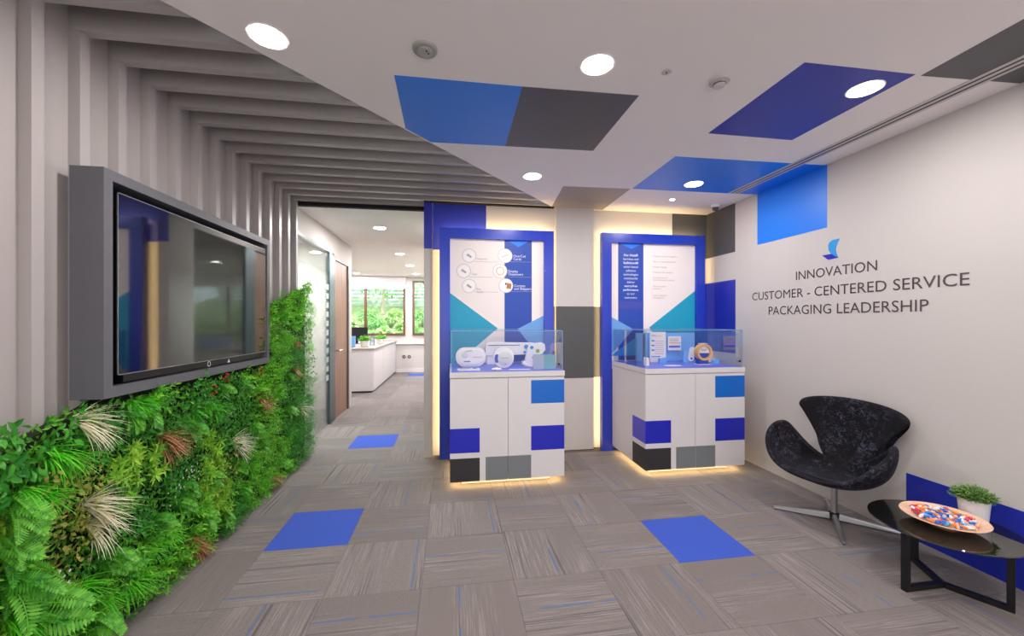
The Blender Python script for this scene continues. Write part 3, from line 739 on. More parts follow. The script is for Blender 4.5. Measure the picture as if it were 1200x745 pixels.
# 1 oval dispenser
p0 = at(534, 416, 3.80); p1 = at(569, 416, 3.80); w1 = p1[0]-p0[0]
t = thing('tape_dispenser', 'white oval tape dispenser at the left end of the left glass case', 'tape dispenser', ((p0[0]+p1[0])/2, 3.80, ZC))
hh = .185
MB().prism([(x, z+hh/2) for x, z in rr(w1, hh, .088, 8)], -.03, .03, 'y').build('body', wplastic, t, smooth=True, bevel=.006)
MB().prism([(x, z+hh/2) for x, z in rr(w1*.8, hh*.76, .065, 8)], -.034, -.030, 'y').build('face_plate', wplastic, t, bevel=.0015)
MB().lathe([(.028, 0), (.030, .004), (.018, .007), (.012, .007)], 20, T(-.055, -.034, hh*.62) @ R(PI/2, 'X')).build('hub', cab_white, t, smooth=True)
MB().tube([(-.06, -.037, hh*.7), (-.035, -.039, hh*.82), (.01, -.037, hh*.85)], .0032, 6).build('arm', text_pale, t)
MB().box(-.065, -.005, -.036, -.033, hh*.26, hh*.30).build('slot', text_dark, t)
text_obj('lettering', 'dispense', red, (.02, -.0342, hh*.48), XD, ZD, .085, .011, t, thick=.001)
# 2 long dispenser at the back
p0 = at(568, 405, 3.98); p1 = at(622, 405, 3.98); wx = p1[0]-p0[0]
t = thing('film_dispenser', 'long low white dispenser bar at the back of the left glass case', 'dispenser', (p0[0], 3.98, ZC))
pr = [(0, .085), (.01, .21), (.03, .225), (wx+.02, .215), (wx+.10, .205), (wx+.13, .16), (wx+.11, .13), (wx-.08, .095)]
MB().prism(pr, -.03, .03, 'y').build('body', wplastic, t, bevel=.006)
MB().box(.03, wx-.12, -.033, -.030, .190, .196).build('slot', text_dark, t)
MB().box(.02, .10, -.02, .02, 0, .086).build('foot', wplastic, t); MB().box(wx-.02, wx+.07, -.02, .02, 0, .11).build('foot', wplastic, t)
for dx, dz, r in ((-.055, .175, .022), (-.07, .12, .013), (-.03, .12, .015)):
    MB().lathe([(r, 0), (r, .004)], 20, T(wx+dx, -.030, dz) @ R(PI/2, 'X')).build('blue_button', cyan, t)
# 3 round dispenser
c3 = at(590, 420, 3.62)
t = thing('round_dispenser', 'round white dispenser standing in the middle of the left glass case', 'tape dispenser', (c3[0], 3.62, ZC))
r3 = .092; t3 = MB()
t3.lathe([(r3, -.022), (r3+.004, -.012), (r3+.004, .012), (r3, .022)], 40, T(0, 0, r3+.004) @ R(PI/2, 'X')); t3.build('body', wplastic, t, smooth=True, bevel=.003)
MB().lathe([(r3*.74, 0), (r3*.74, .007), (r3*.66, .010)], 36, T(.012, -.022, r3) @ R(PI/2, 'X')).build('cover', cab_white, t, smooth=True)
cres = [(-.062+.036*math.cos(a)*.55-.004, r3+.04*math.sin(a)) for a in [PI/2+PI*k/8 for k in range(9)]]+[(-.050, r3-.035), (-.056, r3), (-.050, r3+.035)]
MB().prism(cres, -.0245, -.0215, 'y').build('crescent_opening', royal_print, t)
text_obj('lettering', 'dispense', text_dark, (-.025, -.0322, r3), XD, ZD, .07, .011, t, thick=.001)
MB().lathe([(.006, 0), (.006, .002)], 14, T(.012, -.0325, r3-.05) @ R(PI/2, 'X')).build('button', text_pale, t)
# 4 right-hand curved dispenser
p0 = at(615, 404, 3.85); p1 = at(637, 404, 3.85)
t = thing('curved_dispenser', 'white curved dispenser with blue and lime marks behind the clear card', 'tape dispenser', ((p0[0]+p1[0])/2, 3.85, ZC))
cp = [(-.10, .03), (-.07, .17), (-.03, .21), (.07, .225), (.105, .205), (.11, .15), (.085, .12), (.06, .10), (.07, .04), (.04, .0), (-.03, .0)]
MB().prism(cp, -.025, .025, 'y').build('body', wplastic, t, bevel=.006)
MB().lathe([(.017, 0), (.017, .003)], 18, T(-.03, -.025, .175) @ R(PI/2, 'X')).build('blue_button', cyan, t)
MB().lathe([(.020, 0), (.020, .003)], 18, T(.03, -.025, .14) @ R(PI/2, 'X')).build('lime_button', L_yel, t)
MB().box(-.03, .02, -.027, -.025, .07, .08).build('red_label', red, t)
# 5 marker roll
c5 = at(616, 427, 3.60)
t = thing('applicator', 'small white hand applicator lying left of the clear card', 'applicator', (c5[0], 3.6, ZC))
MB().tube([(-.03, 0, .055), (.0, 0, .03), (.04, 0, .018), (.075, 0, .012)], [.02, .018, .014, .008], 12).build('body', wplastic, t, smooth=True)
MB().tube([(-.036, 0, .060), (-.03, 0, .055)], [.014, .0205], 12).build('tip', text_pale, t)
# 6 flat tray
p0 = at(535, 432, 3.52); p1 = at(563, 432, 3.52)
t = thing('sample_tray', 'flat white sample tray lying below the oval tape dispenser', 'tray', ((p0[0]+p1[0])/2, 3.50, ZC))
MB().prism(rr(.20, .075, .02), 0, .014, 'z').build('base', wplastic, t, bevel=.003)
MB().prism(rr(.09, .035, .012, cx=-.03), .0142, .020, 'z').build('sample', text_pale, t, bevel=.002)
MB().prism(rr(.035, .02, .008, cx=.055), .0142, .018, 'z').build('clip', text_dark, t)
# 7 lumps
c7 = at(582, 434, 3.47)
for k, (dx, dy, s) in enumerate(((-.028, 0, .02), (0, .012, .024), (.026, -.006, .019), (.004, -.02, .017))):
    o = MB().lathe([(s*.4, 0), (s, s*.3), (s*.95, s*.7), (s*.3, s*1.1)], 10).build('sample_button', wplastic, None, smooth=True)
    o.location = (c7[0]+dx, 3.46+dy, ZC); tag(o, 'tiny white adhesive sample button in the cluster under the round dispenser', 'sample', 'sample buttons under the round dispenser')
# 8 stick
c8 = at(610, 433, 3.48)
t = thing('spatula', 'slim white spatula lying flat right of the sample buttons', 'spatula', (c8[0]-.045, 3.475, ZC), -.08)
MB().prism([(-.06, -.014), (-.02, -.017), (.0, -.008), (.13, -.006), (.13, .006), (.0, .008), (-.02, .017), (-.06, .014)], 0, .008, 'z').build('blade', wplastic, t, bevel=.002)
# 9 clear acrylic card
c9a = at(625, 433, 3.45); c9b = at(651, 433, 3.45)
acr = m_glass('acrylic', (.72, .86, .90), .8); 
t = thing('acrylic_sign', 'pale green translucent information block at the right end of the left glass case', 'sign block', ((c9a[0]+c9b[0])/2, 3.45, ZC))
wS = c9b[0]-c9a[0]
MB().box(-wS/2, wS/2, 0, .02, 0, .138).build('block', acr, t)
frost2 = frost.copy(); frost2.node_tree.nodes['Principled BSDF'].inputs['Base Color'].default_value = srgb(190, 200, 220); frost2.node_tree.nodes['Principled BSDF'].inputs['Alpha'].default_value = .7
MB().box(-wS/2, -.005, -.001, 0, .004, .135).build('grey_print', frost2, t)
frost3 = frost.copy(); frost3.node_tree.nodes['Principled BSDF'].inputs['Base Color'].default_value = srgb(150, 215, 225)
MB().box(-.005, wS/2, -.001, 0, .004, .135).build('aqua_print', frost3, t)

# ------------------------------------------------------------------ goods in the right case
def board(name, label, cat, u0, u1, vb, vt, y, m, rz=0, th=.006, x0=None):
    a = at(u0, vb, y); b = at(u1, vb, y); tp = at(u0, vt, y)[2]
    w = b[0]-a[0]; t = thing(name, label, cat, ((a[0]+b[0])/2, y, ZC), rz)
    MB().box(-w/2, w/2, 0, th, 0, tp-ZC).build('board', m, t, bevel=.0008)
    return t, w, tp-ZC
t, w, h = board('divider_board', 'light blue backdrop board standing at the back of the right glass case', 'board', 745, 814, 424, 390, 4.02, lightblue)
t = thing('edge_board', 'narrow white and blue board seen nearly edge-on at the left of the right glass case', 'board', (1.855, 3.75, ZC), 1.1)
MB().box(-.06, .06, 0, .006, 0, .27).build('board', steel_dark, t); MB().box(-.06, .06, -.0015, 0, 0, .27).build('print', lightblue, t)
t = thing('photo_board', 'blue board with dark photograph strip, turned sideways in the right glass case', 'board', (1.95, 3.80, ZC), .95)
MB().box(-.09, .09, 0, .006, 0, .31).build('board', lightblue, t)
MB().box(-.03, .085, -.0015, 0, .05, .305).build('photograph', mat('dark_photo', (70, 66, 110), .4, var=.6, vscale=30), t)
t = thing('tilted_card', 'small white card leaning at the foot of the photo board', 'card', (1.885, 3.60, ZC), .35)
MB().box(-.035, .035, 0, .004, 0, .085, R(-.25, 'X') @ R(.2, 'Y')).build('card', paper, t)
t, w, h = board('information_sheet', 'tall white information sheet standing in front of the blue backdrop board', 'sheet', 762, 780, 422, 389, 3.90, paper, -.06)
text_obj('heading', 'Ordering', royal_print, (-w/2+.015, -.0005, h-.045), XD, ZD, .05, .018, t)
text_obj('heading', 'Guide', text_pale, (-w/2+.075, -.0005, h-.045), XD, ZD, .05, .014, t)
for k in range(3): MB().box(-w/2+.015, -w/2+.05, -.001, 0, h-.10-.05*k, h-.085-.05*k).build('blue_mark', cyan, t)
for k in range(7): MB().box(-w/2+.055, w/2-.02, -.001, 0, h-.10-.022*k, h-.096-.022*k).build('text_line', text_pale, t)
MB().box(-w/2+.015, w/2-.06, -.001, 0, .055, .065).build('blue_mark', cyan, t)
a = at(787, 416, 3.93); b = at(802, 416, 3.93)
t = thing('product_card', 'white product card with an orange line and blue band on the blue backdrop', 'card', ((a[0]+b[0])/2, 4.005, 1.145))
w = b[0]-a[0]+.004; h = .155
MB().box(-w/2, w/2, -.008, -.002, -.03, h-.03).build('card', paper, t)
MB().box(-w/2+.01, w/2-.0, -.0095, -.008, .048, .056).build('orange_line', orange, t)
MB().box(-w/2+.01, w/2-.01, -.0095, -.008, .0, .022).build('blue_band', case_floor, t)
for k in range(3): MB().box(-w/2+.02, w/2-.03, -.0095, -.008, .095-.014*k, .099-.014*k).build('text_line', text_pale, t)
a = at(808, 422, 3.78)
t = thing('tag_stand', 'light blue angled stand carrying a white swing tag', 'stand', (a[0], 3.80, ZC), -.15)
MB().prism([(-.055, 0), (.04, 0), (.03, .13), (-.05, .13)], -.003, .003, 'y').build('back_board', lightblue, t)
MB().prism([(-.055, 0), (.04, 0), (.04, .004), (-.055, .004)], -.05, .003, 'y').build('foot', lightblue, t)
MB().prism([(x, z+.095) for x, z in rr(.062, .15, .028)], -.001, .001, 'y', T(.01, -.02, .0) @ R(.22, 'Y') @ R(-.12, 'X')).build('swing_tag', wplastic, t)
MB().lathe([(.010, 0), (.010, .002)], 16, T(.025, -.016, .045) @ R(PI/2, 'X')).build('purple_mark', sq_royal, t)
c = at(824, 411.5, 3.62)
t = thing('tape_roll', 'tape roll ring with kraft orange rim and a white and blue core label', 'tape roll', (c[0], 3.62, ZC))
rt = .0825; zc_ = .125
def ringmesh(r0, r1, y0, y1, n=44):
    m = MB(); vs = []; fs = []
    for k in range(n):
        a = 2*PI*k/n; ca_, sa_ = math.cos(a), math.sin(a)
        vs += [(r0*ca_, y0, r0*sa_), (r1*ca_, y0, r1*sa_), (r1*ca_, y1, r1*sa_), (r0*ca_, y1, r0*sa_)]
    for k in range(n):
        a = 4*k; b = 4*((k+1) % n)
        for i in range(4): fs.append((a+i, a+(i+1) % 4, b+(i+1) % 4, b+i))
    return m.add(vs, fs, T(0, 0, zc_))
ringmesh(.062, rt, -.03, .03).build('tape', orange, t, smooth=True)
MB().lathe([(.0615, 0), (.0615, .03)], 40, T(0, -.008, zc_) @ R(-PI/2, 'X')).build('core_label', wplastic, t)
arc = [(.061*math.cos(a), zc_+.061*math.sin(a)) for a in [PI+.15+(PI-.3)*k/14 for k in range(15)]]
MB().prism(arc, -.0095, -.0085, 'y').build('blue_label', royal_print, t)
text_obj('lettering', 'Tape', text_dark, (-.03, -.009, zc_+.015), XD, ZD, .06, .016, t, thick=.001)
MB().box(-.05, .05, -.012, .05, 0, .055).build('plinth', royal_print, t, bevel=.001)
MB().box(-.065, .065, -.03, .055, 0, .006).build('base', wplastic, t)
MB().box(-.035, .045, -.005, .04, .2085, .213).build('cap', wplastic, t)
for u, v, y, w, d, h, lb in ((776, 421, 3.80, .075, .03, .06, 'left of'), (838, 426, 3.68, .07, .05, .045, 'right of')):
    c = at(u, v, y)
    o = MB().prism([(-w/2, 0), (w/2, 0), (w/2-.006, h), (-w/2+.006, h*.85)], -d/2, d/2, 'y').build('riser_block', lightblue, None, bevel=.001)
    o.location = (c[0], y, ZC); tag(o, 'small light blue riser block '+('at the foot of the tall information sheet' if lb == 'left of' else 'just right of the tape roll ring'), 'block')
c = at(782, 428, 3.6)
o = MB().prism([(.09*math.cos(2*PI*k/28), .045*math.sin(2*PI*k/28)) for k in range(28)], 0, .003, 'z').build('sample_disc', wplastic, None)
o.location = (c[0]+.04, 3.57, ZC); tag(o, 'flat oval white sample sheet lying on the floor of the right glass case', 'sample')

# ------------------------------------------------------------------ wall lettering
ws = thing('wall_lettering', 'three lines of grey capital lettering under a blue swoosh emblem on the right wall', 'sign', (3.0, 2.7, 1.5))
def wt_(txt, yl, yr, zb, h):
    o = text_obj('lettering', txt, text_dark, (-.001, yl-2.7, zb-1.5), (0, -1, 0), (0, 0, 1), yl-yr, h, ws, thick=.0015)
wt_('INNOVATION', 3.046, 2.377, 1.795, .076)
wt_('CUSTOMER - CENTERED SERVICE', 3.557, 1.870, 1.643, .078)
wt_('PACKAGING LEADERSHIP', 3.348, 2.070, 1.495, .079)
sw = [(2.651, 2.080), (2.668, 2.05), (2.682, 2.015), (2.685, 1.99), (2.676, 1.96), (2.662, 1.933), (2.69, 1.948), (2.715, 1.968), (2.735, 1.99), (2.745, 2.015), (2.745, 2.045), (2.735, 2.066), (2.712, 2.078)]
MB().prism([(a-2.7, b-1.5) for a, b in sw], -.003, -.0005, 'x').build('swoosh', cyan, ws)
MB().prism([(a-2.7, b-1.5) for a, b in [(2.80, 1.97), (2.72, 1.971), (2.69, 1.947), (2.66, 1.932), (2.746, 1.927)]], -.0025, -.0004, 'x').build('base_mark', sq_royal, ws)

# ------------------------------------------------------------------ ceiling fittings
def downlight(x, y, r, label, group=None):
    t = thing('downlight', label, 'ceiling light', (x, y, CEIL), group=group)
    MB().lathe([(r, -.002), (r+.012, -.004), (r+.014, 0)], 40).build('trim_ring', wplastic, t, smooth=True)
    MB().lathe([(r*.6, -.0065), (r, -.005)], 40).build('diffuser', emit_lamp, t)
for (x, y), lb in zip(LOBBY, ('round glowing downlight beside the ceiling slats, leftmost in the photo', 'round glowing downlight in the white ceiling right behind the grey square', 'round glowing downlight set in the royal blue ceiling square', 'round glowing downlight in front of the taupe square, near the tip of the white ceiling', 'round glowing downlight set in the bright blue ceiling rectangle')):
    downlight(x, y, .072, lb)
for (x, y), lb in zip(HALL, ('corridor downlight nearest the lobby', 'second corridor downlight from the lobby', 'third corridor downlight from the lobby', 'corridor downlight nearest the far windows', 'office downlight above the hall counter, left of the corridor lights')):
    downlight(x, y, .075, lb)
downlight(2.268, 3.79, .022, 'tiny warm spotlight between the dome camera and the bright blue ceiling rectangle')
t = thing('ceiling_detector', 'round grey ceiling detector unit with a blue indicator, above the blue and grey ceiling squares', 'detector', (-.123, 1.874, CEIL))
sg = mat('grey_plastic', (172, 170, 164), .45, var=.02)
MB().lathe([(.058, 0), (.056, -.010), (.048, -.014), (.046, -.011), (.02, -.011)], 36).build('base', sg, t, smooth=True)
MB().lathe([(.036, -.011), (.034, -.020), (.018, -.023)], 30).build('cap', sg, t, smooth=True)
MB().lathe([(.006, -.0215), (.005, -.025)], 10, T(-.022, -.012, .005)).build('indicator', sq_royal, t)
for a in (0, 1.2): MB().lathe([(.004, -.022), (.004, -.0245)], 10, T(.012*math.cos(a)+.004, -.018*math.sin(a)-.002, .0)).build('port', black, t)
t = thing('sprinkler', 'small round white ceiling sprinkler cover with a dark centre', 'sprinkler', (1.081, 1.86, CEIL))
MB().lathe([(.026, 0), (.025, -.003), (.02, -.0045)], 28).build('cover', mat('off_white', (205, 198, 198), .5, var=.01), t, smooth=True)
MB().lathe([(.004, -.004), (.004, -.007)], 10).build('tip', black, t)
t = thing('smoke_detector', 'white dome smoke detector between the sprinkler cover and the royal blue square', 'detector', (1.394, 1.883, CEIL))
MB().lathe([(.05, 0), (.05, -.012), (.036, -.016)], 32).build('base', MATS['off_white'], t, smooth=True)
MB().lathe([(.03, -.016), (.029, -.032), (.02, -.038)], 28).build('chamber', MATS['off_white'], t, smooth=True)
MB().lathe([(.031, -.020), (.031, -.026)], 28).build('vent_slot', text_dark, t)
t = thing('dome_camera', 'small dark dome security camera in the back right ceiling corner', 'camera', (2.84, 3.90, CEIL))
MB().lathe([(.045, 0), (.045, -.022), (.038, -.028)], 28).build('housing', wplastic, t, smooth=True)
MB().lathe([(.034, -.028), (.034, -.04), (.026, -.056), (.010, -.064)], 24).build('dome', mat('smoked_dome', (70, 62, 60), .12, coat=.5, var=.02), t, smooth=True)
t = thing('slot_diffuser', 'long white linear air diffuser with two dark slots beside the right wall', 'air diffuser', (2.75, 1.25, CEIL))
MB().box(-.055, .055, -2.26, 2.26, -.0035, .0).build('frame', mat('diffuser_white', (205, 200, 198), .5, var=.01), t)
for x in (-.022, .022): MB().box(x-.008, x+.008, -2.25, 2.25, -.0042, -.0034).build('slot', black, t)

# ------------------------------------------------------------------ lounge chair
velvet = bpy.data.materials.new('crushed_velvet'); velvet.use_nodes = True
def vel(m):
    nt = m.node_tree; b = nt.nodes['Principled BSDF']; N = nt.nodes.new; L = nt.links.new
    tc = N('ShaderNodeTexCoord')
    n = N('ShaderNodeTexNoise'); n.inputs['Scale'].default_value = 34; n.inputs['Detail'].default_value = 9; n.inputs['Roughness'].default_value = .75; n.inputs['Distortion'].default_value = 1.2
    n2 = N('ShaderNodeTexNoise'); n2.inputs['Scale'].default_value = 6; n2.inputs['Detail'].default_value = 3
    L(tc.outputs['Object'], n.inputs['Vector']); L(tc.outputs['Object'], n2.inputs['Vector'])
    r = N('ShaderNodeMapRange'); r.inputs[1].default_value = .50; r.inputs[2].default_value = .70; L(n.outputs['Fac'], r.inputs[0])
    r2 = N('ShaderNodeMapRange'); r2.inputs[1].default_value = .38; r2.inputs[2].default_value = .62; L(n2.outputs['Fac'], r2.inputs[0])
    mu = N('ShaderNodeMath'); mu.operation = 'MULTIPLY'; L(r.outputs[0], mu.inputs[0]); L(r2.outputs[0], mu.inputs[1])
    mx = N('ShaderNodeMix'); mx.data_type = 'RGBA'; mx.inputs[6].default_value = srgb(13, 12, 18); mx.inputs[7].default_value = srgb(98, 96, 118)  # grey-violet patches put the velvet's highlights into the base colour
    L(mu.outputs[0], mx.inputs[0]); L(mx.outputs[2], b.inputs['Base Color'])
    b.inputs['Roughness'].default_value = .75; b.inputs['Sheen Weight'].default_value = .08; b.inputs['Sheen Roughness'].default_value = .4
    b.inputs['Sheen Tint'].default_value = (.6, .6, .8, 1); b.inputs['Specular IOR Level'].default_value = .2
    bp = N('ShaderNodeBump'); bp.inputs['Strength'].default_value = .35; bp.inputs['Distance'].default_value = .004; L(n.outputs['Fac'], bp.inputs['Height']); L(bp.outputs[0], b.inputs['Normal'])
vel(velvet)
CH = thing('swivel_chair', 'black crushed velvet swan-shaped lounge chair on a four-star metal base by the right wall', 'chair', (2.712, 2.44, 0), 0)
half = [(0, -.30, .350), (.13, -.30, .360), (.25, -.285, .41), (.34, -.24, .49), (.395, -.16, .575), (.40, -.06, .635), (.355, .02, .64), (.285, .045, .575), (.19, .05, .49),
        (.10, .08, .43), (.105, .125, .49), (.180, .155, .585), (.275, .17, .67), (.352, .175, .745), (.335, .185, .812), (.205, .21, .855), (0, .22, .872)]
full = half+[(-x, y, z) for x, y, z in half[-2:0:-1]]
def cr(P, n):
    out = []; m = len(P)
    for i in range(m):
        a, b, c, d = (Vector(P[(i+k) % m]) for k in (-1, 0, 1, 2))
        for j in range(n):
            t = j/n; out.append(.5*((2*b)+(-a+c)*t+(2*a-5*b+4*c-d)*t*t+(-a+3*b-3*c+d)*t**3))
    return out
rim = cr(full, 3); NR = len(rim); C0 = Vector((0, -.04, .305)); rings_ = 10
vs = [tuple(C0)]; fs = []
for j in range(1, rings_+1):
    t = j/rings_; s = 1-(1-t)**2.0; zz_ = t**2.2
    for q_, p in enumerate(rim):
        ii = q_/3; ii = min(ii, len(full)-ii); wbk_ = max(0, min(1, (ii-8.3)/1.6)); wbk_ = wbk_*wbk_*(3-2*wbk_)
        sx = s*(1-wbk_)+(t**1.9)*wbk_
        vs.append((C0.x+(p.x-C0.x)*sx, C0.y+(p.y-C0.y)*s, C0.z+(p.z-C0.z)*zz_))
for k in range(NR): fs.append((0, 1+k, 1+(k+1) % NR))
for j in range(rings_-1):
    for k in range(NR): fs.append((1+j*NR+k, 1+(j+1)*NR+k, 1+(j+1)*NR+(k+1) % NR, 1+j*NR+(k+1) % NR))
sh = MB().add(vs, fs).build('seat_shell', velvet, CH, smooth=True)
for p_ in sh.data.polygons: p_.use_smooth = True
md = sh.modifiers.new('thick', 'SOLIDIFY'); md.thickness = .042; md.offset = -1
md = sh.modifiers.new('sub', 'SUBSURF'); md.levels = 1; md.render_levels = 2
CHA = math.radians(-79)     # local front (-y) turned to face the room
sh.rotation_euler = (0, 0, CHA); sh.location = (0, 0, 0)
MB().lathe([(.021, .045), (.021, .29)], 28).build('column', chrome, CH, smooth=True)
MB().lathe([(.03, .268), (.045, .28), (.045, .292)], 24).build('seat_plate', black, CH, smooth=True)
MB().lathe([(.031, .012), (.031, .062), (.024, .066)], 28).build('hub', mat('hub_dark', (60, 60, 64), .35, metal=.6, var=.02), CH, smooth=True)
for k in range(4):
    a = math.radians(50+90*k); M = R(a, 'Z')
    lg = MB(); vs = []
    for x, w, z0, z1 in ((.026, .019, .018, .058), (.36, .010, .006, .022)):
        vs += [(x, -w, z0), (x, w, z0), (x, w*.7, z1), (x, -w*.7, z1)]
    lg.add(vs, [(0, 1, 2, 3), (4, 7, 6, 5), (0, 4, 5, 1), (1, 5, 6, 2), (2, 6, 7, 3), (3, 7, 4, 0)], M); lg.build('leg', chrome, CH, bevel=.002)
    MB().lathe([(.007, 0), (.009, .006)], 12, M @ T(.352, 0, 0)).build('glide', black, CH)

# ------------------------------------------------------------------ side table
TB = thing('side_table', 'low round black glass side table on a black metal frame, right of the chair', 'table', (2.617, 1.749, 0))
tg = bpy.data.materials.new('black_mirror_glass'); tg.use_nodes = True; _b = tg.node_tree.nodes['Principled BSDF']
_b.inputs['Base Color'].default_value = srgb(20, 20, 18); _b.inputs['Roughness'].default_value = .03; _b.inputs['IOR'].default_value = 1.9; _b.inputs['Specular IOR Level'].default_value = .8
ZT = .335
MB().lathe([(.296, ZT-.008), (.2985, ZT-.006), (.2985, ZT-.001), (.2975, ZT)], 96).build('glass_top', tg, TB, smooth=True)
for k, deg in enumerate((180, 62, -62)):
    M = R(math.radians(deg), 'Z'); r = .232; q = .014
    MB().box(r-q, r+q, -q, q, 0, ZT-.0085, M).build('leg', blackmetal, TB, bevel=.001)
    MB().box(.014 if k else -.012, r-q, -q, q, 0, .026, M).build('floor_bar', blackmetal, TB, bevel=.001)
    MB().box(.014 if k else -.012, r-q, -q, q, ZT-.03, ZT-.0085, M).build('top_bar', blackmetal, TB, bevel=.001)
# plate
pl = thing('wooden_plate', 'round pale wooden plate heaped with sweets on the black glass table', 'plate', (2.617, 1.742, ZT))
platem = bpy.data.materials.new('pale_wood'); platem.use_nodes = True; wood_nodes(platem, (226, 180, 148), (240, 204, 176), (14, 60, 14))
MB().lathe([(.055, 0), (.055, .010), (.10, .018), (.165, .042), (.172, .048), (.170, .051), (.160, .046), (.10, .026), (.02, .020)], 64).build('dish', platem, pl, smooth=True)
cols = [('blue', (20, 110, 215)), ('pink', (225, 70, 110)), ('orange', (245, 140, 50)), ('red', (205, 35, 50)), ('white', (240, 235, 235)), ('light blue', (90, 180, 235)), ('peach', (245, 190, 150))]
cm = []
for nme, c in cols:
    m_ = mat('sweet_'+nme.replace(' ', '_'), c, .3, coat=.4, var=.1, vscale=120)
    s = MB().lathe([(.0012, -.017), (.0055, -.0155), (.0016, -.010), (.0062, -.007), (.0078, 0), (.0062, .007), (.0016, .010), (.0055, .0155), (.0012, .017)], 8)
    me = s.mesh('wrapped_sweet', m_, smooth=True); cm.append((nme, me))
cr_ = random.Random(5)
spots = []
for k in range(95):
    for _ in range(60):
        r = .122*math.sqrt(cr_.random()); a = cr_.uniform(0, 6.283); x, y = r*math.cos(a), r*math.sin(a)
        if all(math.hypot(x-p, y-q) > .0185 for p, q in spots): break
    spots.append((x, y))
    nme, me = cm[cr_.choices(range(7), (30, 14, 18, 6, 14, 16, 12))[0]]
    o = link('wrapped_sweet', me); hz = .030+.020*(r/.135)**2+cr_.uniform(0, .008)
    o.location = (2.617+x, 1.742+y, ZT+hz); o.rotation_euler = (PI/2+cr_.uniform(-.3, .3), cr_.uniform(-.5, .5), cr_.uniform(0, 6.28)); o.scale = (1.15,)*3
    where = 'in the middle of the heap' if r < .05 else 'near the '+('window-side' if False else ('wall', 'chair', 'left', 'front')[int(((a+PI/4) % (2*PI))//(PI/2))])+' edge of the heap'
    tag(o, nme+' wrapped sweet '+where+' on the wooden plate', 'sweet', nme+' sweets '+where)
# potted plant on the table
def potplant(name, label, loc, r0, h0, cr0, n, seedv, m=L_fern, big=1):
    t = thing(name, label, 'potted plant', loc)
    MB().lathe([(r0*.80, 0), (r0*.86, .004), (r0, h0), (r0*.93, h0), (r0*.90, h0-.01)], 36).build('pot', potmat, t, smooth=True)
    MB().lathe([(r0*.9, h0-.014), (r0*.3, h0-.010)], 20).build('soil', soil, t)
    rp = random.Random(seedv); lf = MB(); st = MB()
    for _ in range(n):
        a = rp.uniform(0, 6.283); e = math.acos(rp.uniform(.05, 1)); L = cr0*rp.uniform(.75, 1.1)
        d = Vector((math.cos(a)*math.sin(e), math.sin(a)*math.sin(e), math.cos(e)*.95+.12)); p0 = Vector((d.x*r0*.4, d.y*r0*.4, h0-.01))
        end = p0+d*L
        st.tube([tuple(p0), tuple(p0+d*L*.5+Vector((0, 0, L*.08))), tuple(end)], .0007*big, 3)
        for k in range(9):
            q = p0.lerp(end, .3+.7*k/8)
            leafshape(lf, T(*q) @ R(rp.uniform(0, 6.283), 'Z') @ R(rp.uniform(-.3, .9), 'X'), rp.uniform(.008, .013)*big, rp.uniform(.006, .009)*big, .3, .2, 2)
    link('foliage', me_raw(lf, 'foliage', m), t); link('stems', me_raw(st, 'stems', m), t)
    return t
L_pot = leaf_mat('pot_leaf', (80, 125, 58), (150, 188, 105))
potplant('potted_plant', 'bushy green plant in a white pot at the back of the black side table', (2.858, 1.766, ZT), .064, .118, .068, 520, 4, L_pot)

# ------------------------------------------------------------------ corridor furniture
ct = thing('hall_counter', 'long low white counter with a taupe top running towards the far window', 'counter', (-1.57, 8.27, 0))
MB().box(-1.9, 0, 0, 3.2, .035, .865).build('body', cab_white, ct, bevel=.002)
MB().box(-1.85, -.03, .03, 3.18, 0, .035).build('plinth', black, ct)
for k in range(3): MB().box(-.0005, .012, .02+1.06*k, 1.07+1.06*k, .04, .855).build('front_panel', cab_white, ct, bevel=.002)
MB().box(-1.9, .03, -.02, 3.21, .868, .895).build('top', worktop, ct, bevel=.002)
potplant('potted_plant', 'small round green plant in a white pot nearest on the hall counter', (-1.83, 8.75, .895), .09, .13, .12, 120, 8, L_box, 2)
potplant('potted_plant', 'small round green plant in a white pot farther along the hall counter', (-1.72, 10.0, .895), .09, .12, .12, 110, 9, L_box, 2)
o = MB().box(-.3, .3, -.02, .02, 0, .23).build('desk_screen', lightblue, None, bevel=.003); o.location = (-2.32, 8.75, .895); tag(o, 'light blue privacy screen standing on the left of the hall counter', 'desk screen')
mo = thing('monitor', 'dark computer monitor seen from behind against the office window', 'monitor', (-2.30, 10.1, .895))
MB().box(-.26, .26, -.02, .02, .08, .40).build('display', black, mo, bevel=.004); MB().box(-.03, .03, .02, .04, .0, .2).build('stand', black, mo); MB().box(-.12, .12, -.08, .10, 0, .012).build('foot', black, mo)
o = MB().lathe([(.05, 0), (.055, .01), (.045, .17), (.02, .22), (.02, .25)], 24).build('bottle', m_glass('bottle_glass', (.8, .86, .95), .8), None, smooth=True); o.location = (-1.78, 9.3, .895); tag(o, 'clear glass bottle between the two potted plants on the hall counter', 'bottle')
for k, x in enumerate((-1.335, -1.19)):
    t = thing('wall_outlet', 'round dark grey outlet on the far wall, %s of the pair' % ('left' if k == 0 else 'right'), 'outlet', (x, 11.5, .44))
    MB().lathe([(.05, 0), (.05, .008), (.042, .011)], 24, R(PI/2, 'X')).build('plate', text_dark, t, smooth=True); MB().lathe([(.022, .011), (.022, .013)], 16, R(PI/2, 'X')).build('insert', text_pale, t)

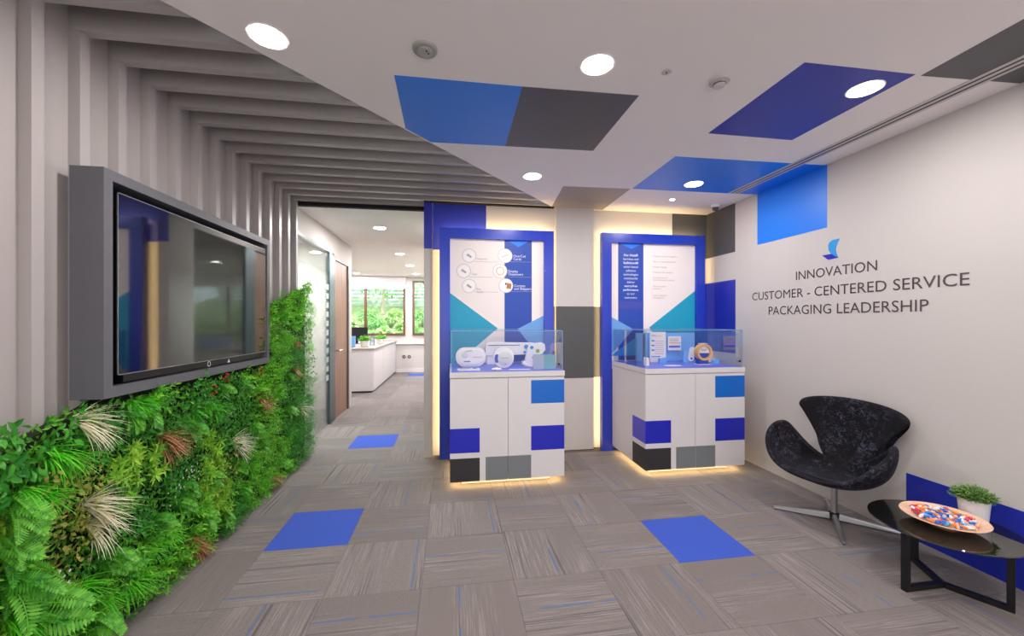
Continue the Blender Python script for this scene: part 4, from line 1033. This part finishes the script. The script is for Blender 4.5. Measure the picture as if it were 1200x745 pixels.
# ------------------------------------------------------------------ garden outside the far windows
bank = MB(); nx, ny = 24, 14; gr = random.Random(9); vs = []
for j in range(ny+1):
    for i in range(nx+1): vs.append((-9+13*i/nx, 12.2+9*j/ny, -.3+2.9*(j/ny)**.8+gr.uniform(-.08, .08)))
bank.add(vs, [(j*(nx+1)+i, j*(nx+1)+i+1, (j+1)*(nx+1)+i+1, (j+1)*(nx+1)+i) for j in range(ny) for i in range(nx)])
bo = bank.build('garden_bank', mat('garden_ground', (120, 140, 90), .9, var=.4, vscale=3, bump=.6, bscale=8), None); struct(bo)
def shrub(x, y, z, r, m, lab, seedv, big=.16, n=420):
    q = random.Random(seedv); mb = MB()
    for _ in range(n):
        a = q.uniform(0, 6.28); e = math.acos(q.uniform(-.2, 1)); rr_ = r*q.uniform(.5, 1)
        p = (rr_*math.cos(a)*math.sin(e), rr_*math.sin(a)*math.sin(e), r*.8+rr_*math.cos(e))
        leafshape(mb, T(*p) @ R(q.uniform(0, 6.28), 'Z') @ R(q.uniform(-.6, .8), 'X'), big*q.uniform(.6, 1.2), big*.4, .3, .4, 3)
    t = thing('garden_shrub', lab, 'shrub', (x, y, z), group='shrubs outside the far windows')
    link('foliage', me_raw(mb, 'foliage', m), t); MB().tube([(0, 0, 0), (0, 0, r*.8)], [.03, .015], 6).build('stem', brownwood, t)
gx_ = random.Random(14)
k = 0
for row in range(4):
    for q_ in range(6):
        x = -5.9+1.06*q_+.5*(row % 2); y = 12.95+1.06*row; j = (y-12.2)/9; pale = (q_+row) % 2 == 0; k += 1
        if x > 1: continue
        shrub(x, y, -.3+2.9*j**.8, .42, L_out if pale else L_out2, ('pale green broad-leaved' if pale else 'deep green')+' shrub on the bank outside the far windows', k+40, .22 if pale else .13, 330)
for k, (x, y, rt_, lb) in enumerate(((-5.2, 17.9, .07, 'tree at the left end of the bank outside the wide window'), (-3.0, 18.0, .09, 'tree behind the wide far window, left of its right-hand pane'), (-.75, 17.9, .09, 'tree seen between the two far windows'))):
    t = thing('garden_tree', lb, 'tree', (x, y, 1.55))
    MB().tube([(0, 0, 0), (.05, 0, 1.6), (.0, .1, 3.4)], [rt_, rt_*.8, rt_*.5], 8).build('trunk', mat('bark', (170, 155, 135), .9, bump=.5, bscale=20, var=.2), t, smooth=True)
    q = random.Random(k+90); mb = MB()
    for _ in range(600):
        leafshape(mb, T(q.uniform(-.9, .9), q.uniform(-.8, .8), 2.0+q.uniform(-1.0, 1.2)) @ R(q.uniform(0, 6.28), 'Z') @ R(q.uniform(-.6, .8), 'X'), .2*q.uniform(.6, 1.2), .08, .3, .4, 3)
    link('foliage', me_raw(mb, 'foliage', L_out2), t)
# boundary screen at the top of the bank
fe = thing('garden_fence', 'grey-green slatted fence at the top of the garden bank', 'fence', (-3, 19.5, 1.9))
for k in range(9): MB().box(-5, 5, -.02, .02, .1+.17*k, .23+.17*k).build('slat', mat('fence_grey', (150, 160, 150), .7, var=.1), fe)
for k in range(5): MB().box(-4.9+2.4*k, -4.8+2.4*k, .021, .09, -.2, 1.65).build('post', MATS['fence_grey'], fe)
